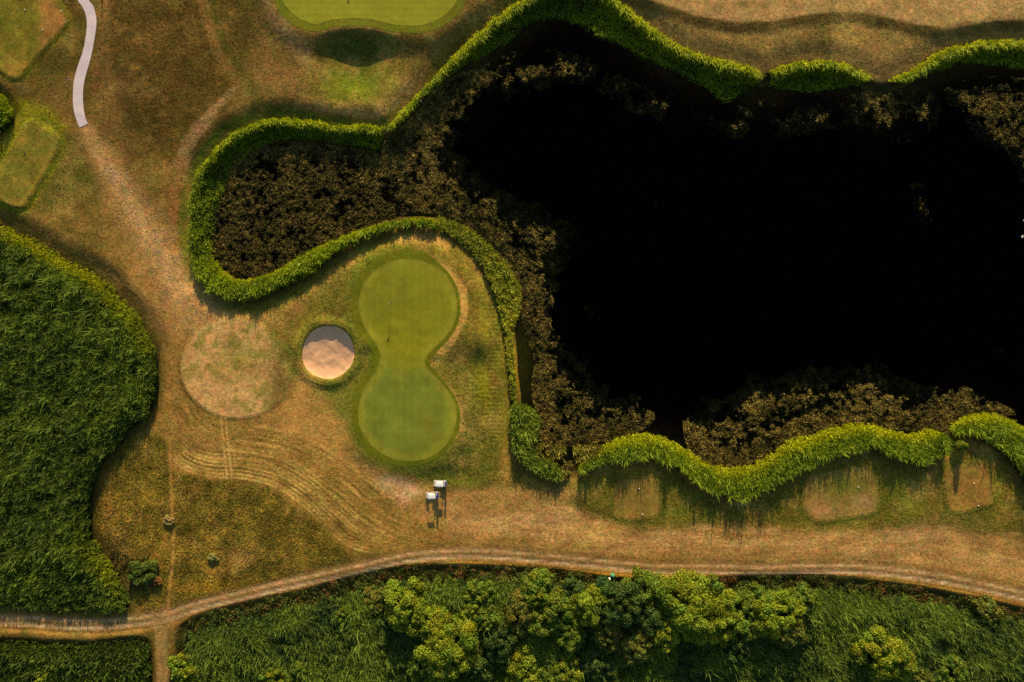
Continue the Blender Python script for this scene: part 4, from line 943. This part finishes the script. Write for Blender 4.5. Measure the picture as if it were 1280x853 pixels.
def make_bag():
    root = empty('golf_bag', (0, 0, 0))
    b = MB(); b.lathe([(.13, 0), (.17, .02), (.165, .30), (.155, .70), (.18, .84), (.16, .86), (.02, .845)], seg=16); b.box((.12, 0, .30), (.10, .18, .42), bevel=.03); b.build('bag_body', M['blue'], root)
    h = MB(); h.lathe([(.18, .79), (.192, .84), (.18, .89), (.15, .89)], seg=16); h.build('bag_collar', M['navy'], root)
    for k in range(7):
        q = k * .9; x, y = .07 * math.cos(q), .07 * math.sin(q); c = MB()
        c.tube([(x, y, .5), (x * 1.3, y * 1.3, 1.02 + .03 * (k % 3))], .009, 6)
        c.box((x * 1.3 + .03, y * 1.3, 1.04 + .03 * (k % 3)), (.10, .045, .05), bevel=.012); c.build('golf_club', M['steel'] if k % 3 == 0 else M['blue'], root)
    MB().tube([(.13, -.03, .75), (.22, -.03, .55), (.14, -.03, .25)], .018, 6).build('strap', M['navy'], root)
    return root
def seat_on_slope(o, px, py, lx, ly):
    """pitch and roll a thing so that it stands on the ground under it"""
    e = 4.0
    sx = (gz(px + lx, py) - gz(px - lx, py)) / (2 * lx * S); sy = (gz(px, py - ly) - gz(px, py + ly)) / (2 * ly * S)
    n = Vector((-sx, -sy, 1)).normalized(); q = Vector((0, 0, 1)).rotation_difference(n)
    o.rotation_mode = 'QUATERNION'
    return q
cart0, bag0 = make_cart(), make_bag()
carts = [(538.9, 620.9, .05, 'white roofed golf cart, the lower and left one of the parked pair'), (548.8, 606.4, -.03, 'white roofed golf cart, the upper and right one of the parked pair')]
first = True
for i, (px, py, rz, lb) in enumerate(carts):
    o = cart0 if i == 0 else copy_tree(cart0)
    bx_, by_ = from_view(px, py, 1.85); g_ = gz(bx_, by_)
    q = seat_on_slope(o, bx_, by_, 5, 4) @ Matrix.Rotation(rz, 3, 'Z').to_quaternion()
    o.location = (wx(bx_) + .05, wy(by_), g_ + .012); o.rotation_quaternion = q
    tag(o, lb, 'golf cart', 'golf carts parked below the green')
    for j, sy in enumerate((.24, -.24)):
        b = bag0 if (i == 0 and j == 0) else copy_tree(bag0)
        b.rotation_mode = 'QUATERNION'
        b.scale = (1.12, 1.12, 1.2); b.location = Vector(o.location) + q @ Vector((1.16, sy, .69)); b.rotation_quaternion = q @ Matrix.Rotation(math.radians(9), 3, 'Y').to_quaternion()
        tag(b, ('blue golf bag behind the %s parked cart, the %s of its two' % (('lower left', 'upper right')[i], ('upper', 'lower')[j])), 'golf bag', 'golf bags strapped behind the carts')

# ---- flagsticks
def make_flag():
    root = empty('flagstick', (0, 0, 0))
    MB().tube([(0, 0, -.1), (0, 0, 2.15)], .018, 8).build('pole', M['white'], root)
    bm = MB(); n = 8; rows = []
    for i in range(n + 1):
        t = i / n; x = -.02 - .42 * t; y = .05 * math.sin(t * 5) * t
        rows.append([bm.bm.verts.new((x, y, 2.12 - .04 * t)), bm.bm.verts.new((x, y + .02, 1.96)), bm.bm.verts.new((x, y, 1.80 + .04 * t))])
    for a_, b_ in zip(rows, rows[1:]):
        for k in range(2): bm.bm.faces.new((a_[k], b_[k], b_[k + 1], a_[k + 1]))
    bm.build('flag', M['flag'], root)
    MB().lathe([(.11, -.1), (.11, .02), (.1, .021)], seg=16).build('hole_cup', M['hole'], root)
    return root
fl = make_flag(); x_, y_ = 489.3, 379.7; fl.location = at(x_, y_, .036); fl.rotation_euler.z = .5
tag(fl, 'white flagstick standing in the upper half of the peanut shaped green', 'flagstick', 'flagsticks on the greens')
f2 = copy_tree(fl); f2.location = at(440, -38, .036); tag(f2, 'flagstick on the far green beyond the top edge, only its shadow in view', 'flagstick', 'flagsticks on the greens')

# ---- tee markers
def make_marker(mat):
    root = empty('tee_marker', (0, 0, 0))
    b = MB(); b.lathe([(.085, 0), (.10, .02), (.10, .09), (.075, .14), (.03, .16)], seg=16); b.build('cap', mat, root, True)
    MB().tube([(0, 0, -.12), (0, 0, .01)], .012, 6).build('spike', M['steel'], root)
    return root
mk = {'w': make_marker(M['white']), 'r': make_marker(M['red']), 'k': make_marker(M['navy'])}; used = set()
for px, py, c, lb in [(33, 14, 'w', 'white tee marker on the corner tee pad, the one in its green part'), (78, 15, 'w', 'white tee marker at the upper right rim of the corner tee pad'), (55, 38.5, 'w', 'white tee marker on the bare dry part of the corner tee pad'),
        (48, 162, 'r', 'dark red tee marker near the top of the left edge tee pad'), (33, 193, 'k', 'dark tee marker in the middle of the left edge tee pad'),
        (798.5, 611, 'w', 'white tee marker in the middle of the small tee pad nearest the carts'), (803, 643, 'w', 'white tee marker at the lower rim of the small tee pad nearest the carts'),
        (1072.5, 609, 'w', 'white tee marker on the green part of the widest southern tee pad'), (1078, 641, 'k', 'dark tee marker at the lower rim of the widest southern tee pad'),
        (1216, 604, 'w', 'white tee marker in the middle of the tee pad with the long sapling shadow'), (1222, 632, 'w', 'white tee marker at the lower rim of the tee pad with the sapling shadow')]:
    o = mk[c] if c not in used else copy_tree(mk[c]); used.add(c)
    o.location = at(px, py, .025); o.scale = (1.05, 1.05, 1.05); o.rotation_euler.z = random.uniform(0, 6)
    tag(o, lb, 'tee marker', 'tee markers on the tee pads')

# ---- litter bin and notice board at the edge of the scrub
x_, y_ = from_view(766, 720, .9); r_ = empty('litter_bin', at(x_, y_))
b = MB(); b.lathe([(.27, 0), (.30, .03), (.36, .86), (.375, .90), (.35, .90), (.32, .5), (.05, .48)], seg=24); b.build('bin_body', M['teal'], r_, True)
b = MB(); b.lathe([(.385, .885), (.39, .93), (.33, .99), (.15, 1.03), (.02, 1.035)], seg=24); b.build('lid', M['teal_dark'], r_, True)
b = MB(); b.box((0, .36, .95), (.22, .05, .04), bevel=.01); b.build('handle', M['teal'], r_)
tag(r_, 'round teal green litter bin beside the track at the edge of the scrub', 'bin')
x_, y_ = from_view(762, 723.5, .7); r_ = empty('notice_board', at(x_, y_), .35)
b = MB(); b.box((0, 0, .82), (.30, .50, .03), Matrix.Rotation(math.radians(-35), 3, 'X'), bevel=.008); b.build('board', M['white'], r_)
b = MB(); b.tube([(0, 0, -.15), (0, 0, .80)], .035, 8); b.build('post', M['wood'], r_)
tag(r_, 'small blank white slanted board on a post beside the green bin', 'sign')

# ---- ball washer by the cart path
r_ = empty('ball_washer', at(86, 100))
b = MB(); b.tube([(0, 0, -.1), (0, 0, .75)], .035, 10); b.build('post', M['steel'], r_)
b = MB(); b.box((0, 0, .88), (.20, .20, .30), bevel=.04); b.build('tank', M['navy'], r_)
b = MB(); b.lathe([(.05, 0), (.06, .03), (.02, .07)], (0, 0, 1.03), 12); b.tube([(0, 0, 1.03), (0, .14, 1.07)], .015, 6); b.build('handle', M['black'], r_)
b = MB(); b.lathe([(.17, -.02), (.17, .03), (.05, .035)], seg=16); b.build('base', M['steel'], r_)
tag(r_, 'small dark post mounted box on a pale base left of the cart path', 'ball washer')

# ---- tall post beyond the top edge whose shadow falls into view
r_ = empty('wooden_post', at(131, -37))
b = MB(); b.tube([(0, 0, -.2), (0, 0, 2.8), (0, 0, 2.9)], [.11, .10, .05], 10); b.build('post_shaft', M['wood'], r_)
b = MB(); b.lathe([(.13, 0), (.13, .05), (.02, .1)], (0, 0, 2.86), 10); b.build('post_cap', M['steel'], r_)
tag(r_, 'tall slim post beyond the top edge beside the cart path, its shadow in view', 'post')

# ---- water birds
def make_bird():
    root = empty('water_bird', (0, 0, 0))
    b = MB()
    b.tube([(-.40, 0, .20), (-.32, 0, .17), (-.16, 0, .11), (.04, 0, .09), (.20, 0, .12), (.27, 0, .24), (.29, 0, .38), (.33, 0, .47), (.40, 0, .48), (.45, 0, .46)], [.01, .06, .15, .18, .13, .06, .045, .05, .055, .02], 12)
    b.build('body', M['feather'], root, True)
    for sy in (-1, 1):
        w = MB(); w.tube([(-.40, sy * .05, .21), (-.15, sy * .13, .20), (.10, sy * .13, .17), (.18, sy * .08, .15)], [.015, .06, .06, .02], 8); w.build('wing', M['feather'], root, True)
    MB().tube([(.43, 0, .46), (.53, 0, .44)], [.022, .008], 6).build('bill', M['orange'], root)
    return root
bd = make_bird()
for i, (px, py, rz, lb) in enumerate([(1280.3, 276, 3.0, 'white water bird cut by the right edge, the upper of two'), (1277.4, 296.2, 1.35, 'white water bird near the right edge, the lower of two')]):
    o = bd if i == 0 else copy_tree(bd)
    x_, y_ = from_view(px, py, WATER_Z); o.location = (wx(x_), wy(y_), WATER_Z - .02); o.rotation_euler.z = rz
    if i: o.scale = (.8, .8, .8)
    tag(o, lb, 'bird', 'white birds on the pond')

# ---- loose pale stones on the worn way
def stones():
    V = []; F = []; c = []
    pts = smooth_open([(135,205),(150,235),(175,275),(200,315),(225,350),(250,395)], 6)
    n = 1500
    t = rng.uniform(0, 1, n) ** .8; i = (t * (len(pts) - 1)).astype(int)
    w = 6 + 30 * t
    x = pts[i, 0] + rng.normal(0, 1, n) * w * .8 + 6 * t; y = pts[i, 1] + rng.normal(0, 1, n) * w * .8
    k = (fbm(x, y, 14, 71) > -.12) & (bil(dP, x, y) > 10) & (bil(dF, x, y) > 16); x, y = x[k], y[k]; n = len(x)
    r = rng.uniform(.05, .15, n); z = bil(H, x, y)
    base = np.array([(1, 0, 0), (.3, .9, 0), (-.8, .6, 0), (-.8, -.6, 0), (.3, -.9, 0), (.2, 0, .7), (-.3, .2, .6)])
    f = np.array([(0, 1, 5), (1, 2, 6), (1, 6, 5), (2, 3, 6), (3, 4, 6), (4, 5, 6), (4, 0, 5)])
    for k in range(n):
        a = rng.uniform(0, 6.28); R_ = np.array([[math.cos(a), -math.sin(a), 0], [math.sin(a), math.cos(a), 0], [0, 0, 1]])
        V.append((base * rng.uniform(.7, 1.3, (7, 3)) * r[k]) @ R_.T + [wx(x[k]), wy(y[k]), z[k] - .01]); F.append(f + 7 * k)
        c.append(np.tile(np.r_[np.array([.55, .42, .29]) * rng.uniform(.5, 1.2), 1], (7, 1)))
    return mesh_np('loose_stones', np.vstack(V), np.vstack(F), np.vstack(c))
tag(link('loose_stones', stones(), M['tuft']), 'pale loose stones and clods strewn over the worn way', 'stones', kind='stuff')

# ------------------------------------------------------------------ trees and bushes
def crown(R_, Hc, zc, col, leaf=.2, sub=(.11, .22), nsub=None, seed=0, shape='round', dens=52):
    """leaf mesh of a crown: many lumps of leaves on an uneven dome"""
    g = np.random.default_rng(seed)
    nsub = nsub or int(34 + 15 * R_)
    a = g.uniform(0, 2 * math.pi, nsub); u = g.uniform(-.15, 1, nsub)
    s_ = np.sqrt(1 - np.clip(u, 0, 1) ** 2); wob = 1 + .22 * np.sin(2 * a + seed) + .14 * np.sin(5 * a + 2 * seed)
    q = g.uniform(.62, .98, nsub)
    if shape == 'cone':
        u = g.uniform(0, 1, nsub); s_ = (1 - u) * .9 + .1; q = g.uniform(.4, .9, nsub)
    cx_ = np.cos(a) * s_ * q * wob * R_; cy_ = np.sin(a) * s_ * q * wob * R_; cz_ = zc + u * q * Hc
    rs = R_ * g.uniform(sub[0], sub[1], nsub) * (1.15 - .35 * np.clip(u, 0, 1))
    m = (dens * (rs / leaf * .2) ** 2 / .04 * .5).astype(int) + 25
    idx = np.repeat(np.arange(nsub), m); K = len(idx)
    un = g.uniform(-.5, 1, K); an = g.uniform(0, 2 * math.pi, K); sn = np.sqrt(1 - np.clip(un, -1, 1) ** 2)
    n = np.stack([np.cos(an) * sn, np.sin(an) * sn, un], 1)
    P = np.stack([cx_, cy_, cz_], 1)[idx] + n * (rs[idx] * g.uniform(.45, 1.4, K))[:, None]
    n = n + g.normal(0, .65, (K, 3)); n /= np.linalg.norm(n, axis=1)[:, None]
    t = g.normal(0, 1, (K, 3)); U = np.cross(n, t); U /= np.linalg.norm(U, axis=1)[:, None]; W = np.cross(n, U)
    l_ = leaf * g.uniform(.6, 1.3, K)[:, None]
    V = np.stack([P - U * l_, P + W * l_ * .62, P + U * l_, P - W * l_ * .62], 1).reshape(-1, 3)
    lump = g.uniform(.75, 1.3, (nsub, 1)); hue = g.normal(0, .12, (nsub, 1))
    c = np.array(col) * lump * np.concatenate([1 + hue, np.ones((nsub, 1)), 1 - hue], 1)
    c = np.clip(c[idx] * g.uniform(.72, 1.3, (K, 1)), .003, .6); c = np.repeat(c, 4, 0)
    return mesh_np('crown', V, np.arange(K * 4).reshape(-1, 4), np.concatenate([c, np.ones((len(c), 1))], 1))
def trunk(hh, R_, seed=0, r0=None):
    g = random.Random(seed); b = MB(); r0 = r0 or .05 + .035 * hh
    b.tube([(0, 0, -.2), (.03, .02, hh * .3), (g.uniform(-.1, .1), g.uniform(-.1, .1), hh * .75)], [r0 * 1.25, r0, r0 * .55], 8)
    for k in range(5):
        q = k * 1.26 + g.random(); h0 = hh * (.3 + .08 * k)
        b.tube([(0, 0, h0), (math.cos(q) * R_ * .3, math.sin(q) * R_ * .3, h0 + hh * .18), (math.cos(q) * R_ * .62, math.sin(q) * R_ * .62, h0 + hh * .34)], [r0 * .5, r0 * .32, r0 * .1], 6)
    return b.build('trunk', M['bark'], None, True)
def tree(name, cat, px, py, rpx, hh, col, lb, group, leaf=.2, shape='round', seed=0, **kw):
    zc = hh * .62; bx_, by_ = from_view(px, py, zc + gz(px, py)); R_ = rpx * S * (1 - zc / H_CAM)
    r_ = empty(name, at(bx_, by_)); 
    t = trunk(hh, R_, seed); t.parent = r_
    z0 = hh * (.42 if shape == 'round' else .2)
    c = link('crown', crown(R_, (hh - z0), z0, col, leaf, seed=seed + 3, shape=shape, **kw), M['foliage'], r_)
    return tag(r_, lb, cat, group)
YL, ML, DL, OL = (.19, .25, .016), (.125, .19, .018), (.06, .11, .02), (.15, .17, .026)
G_ = 'trees and bushes along the bottom edge'
for i, (px, py, rp, hh, col, lb) in enumerate([
    (509, 762, 29, 5.5, YL, 'yellow green tree at the left head of the diagonal tree group'),
    (541, 783, 22, 5.0, YL, 'small yellow green tree joining the two big crowns of the diagonal group'),
    (558, 815, 37, 6.2, YL, 'widest yellow green tree of the diagonal group near the bottom edge'),
    (528, 828, 20, 4.4, ML, 'mid green tree low on the left side of the diagonal group'),
    (589, 765, 15, 3.6, YL, 'small bright isolated tree right of the diagonal tree group'),
    (470, 752, 17, 2.4, OL, 'low olive and rusty bush left of the diagonal tree group'),
    (345, 845, 17, 2.6, YL, 'bright round bush cut by the bottom edge, left of a pair'),
    (380, 840, 16, 2.6, ML, 'bright round bush near the bottom edge, right of a pair'),
    (230, 838, 19, 3.2, YL, 'bright yellow green bush at the corner where the side track leaves the view'),
    (54, 850, 11, 2.0, YL, 'tiny bright bush in the bottom left reed patch'),
    (672, 742, 24, 4.6, ML, 'mid green bush close below the track left of the bin'),
    (652, 768, 24, 4.6, OL, 'olive crown at the left of the row of trees below the bin'),
    (688, 768, 26, 5.2, ML, 'rounded mid green tree between the olive crown and the shady hollow'),
    (738, 760, 25, 5.4, YL, 'bright tree straight below the bin, left of the big dark crown'),
    (776, 756, 30, 5.8, DL, 'big dark green tree right below the bin'),
    (808, 738, 25, 5.2, ML, 'mid green tree touching the track right of the bin'),
    (815, 775, 25, 5.4, DL, 'dark tree between the big dark crown and the brightest crown'),
    (862, 762, 38, 7.0, YL, 'largest and brightest round crown of the tree row right of the bin'),
    (903, 772, 27, 6.0, YL, 'bright tree leaning on the right side of the largest crown'),
    (832, 788, 24, 5.6, YL, 'bright tree at the lower left of the largest crown'),
    (800, 806, 22, 4.8, OL, 'pale olive tree at the lower end of the tree row'),
    (941, 756, 22, 4.2, ML, 'mid green bush right of the tree row, near the track'),
    (968, 770, 29, 5.6, YL, 'yellow green tree standing alone right of the tree row'),
    (985, 792, 20, 4.6, OL, 'olive tree at the lower right of the lone yellow green tree'),
    (1106, 820, 31, 5.2, YL, 'solitary olive yellow tree in the reeds at the lower right'),
    (1150, 850, 17, 3.0, OL, 'olive bush cut by the bottom edge at the lower right'),
    (655, 838, 26, 4.2, YL, 'bright bush at the bottom edge below the shady hollow, the left one'),
    (706, 842, 22, 3.6, YL, 'bright bush at the bottom edge below the shady hollow, the right one'),
    (628, 800, 24, 4.2, DL, 'dark green bush between the diagonal group and the shady hollow'),
    (839, 828, 9, 2.2, YL, 'tiny bright bush in the deep shade below the largest crown'),
    (871, 840, 7, 1.8, (.17, .13, .05), 'tiny brownish bush at the bottom edge below the largest crown'),
    (918, 812, 20, 4.0, DL, 'dark bush right of the deep shade at the bottom'),
    (600, 742, 17, 3.0, ML, 'mid green bush under the track between the isolated tree and the bin'),
    (716, 738, 16, 3.2, DL, 'dark green bush tucked under the track just left of the bin'),
    (610, 775, 18, 3.6, ML, 'mid green bush just right of the small isolated tree'),
    (712, 792, 22, 4.2, ML, 'mid green crown on the upper rim of the shady hollow'),
    (760, 790, 20, 4.4, OL, 'olive crown below the big dark tree and above the shady hollow'),
    (885, 742, 20, 4.4, ML, 'mid green crown between the largest crown and the track'),
    (930, 785, 22, 4.6, ML, 'mid green crown between the largest crown and the lone yellow green tree'),
    (1000, 752, 18, 3.4, ML, 'mid green bush to the right of the lone yellow green tree near the track'),
    (436, 768, 16, 2.4, ML, 'low mid green bush left of the olive and rusty bush'),
    (590, 832, 22, 3.8, DL, 'dark bush at the bottom edge right of the widest diagonal crown'),
    (750, 832, 18, 3.0, DL, 'dark green bush at the bottom edge right of the two bright bushes'),
    (1235, 765, 16, 2.2, OL, 'low olive bush near the track at the right edge'),
    (1190, 842, 22, 3.0, ML, 'mid green bush at the bottom right'),
    ]):
    tree('tree' if hh > 4 else 'bush', 'tree' if hh > 4 else 'bush', px, py, rp, hh, col, lb, G_ , seed=i * 7 + 1, leaf=.2)
tree('sapling', 'tree', 1204.5, 558, 7, 3.5, (.16, .2, .014), 'small bright sapling by the right tee pad casting a long tapered shadow', None, leaf=.13, shape='cone', seed=91, sub=(.3, .42), nsub=26)
tree('bush', 'bush', 181, 715, 17, .7, (.11, .16, .022), 'dark green bush beside the thin footpath at the reed field corner', None, leaf=.15, seed=92)
tree('bush', 'bush', 266, 697, 5.5, .55, (.36, .36, .10), 'small pale bush standing alone in the golden rough', None, leaf=.1, seed=93)
tree('bush', 'bush', 211, 651, 6, .5, (.42, .34, .12), 'pale straw coloured bush right on the thin footpath', None, leaf=.1, seed=94)
tree('bush', 'bush', 196, 726, 6, .7, (.36, .18, .04), 'rusty orange bush right of the dark green bush by the footpath', None, leaf=.1, seed=95)
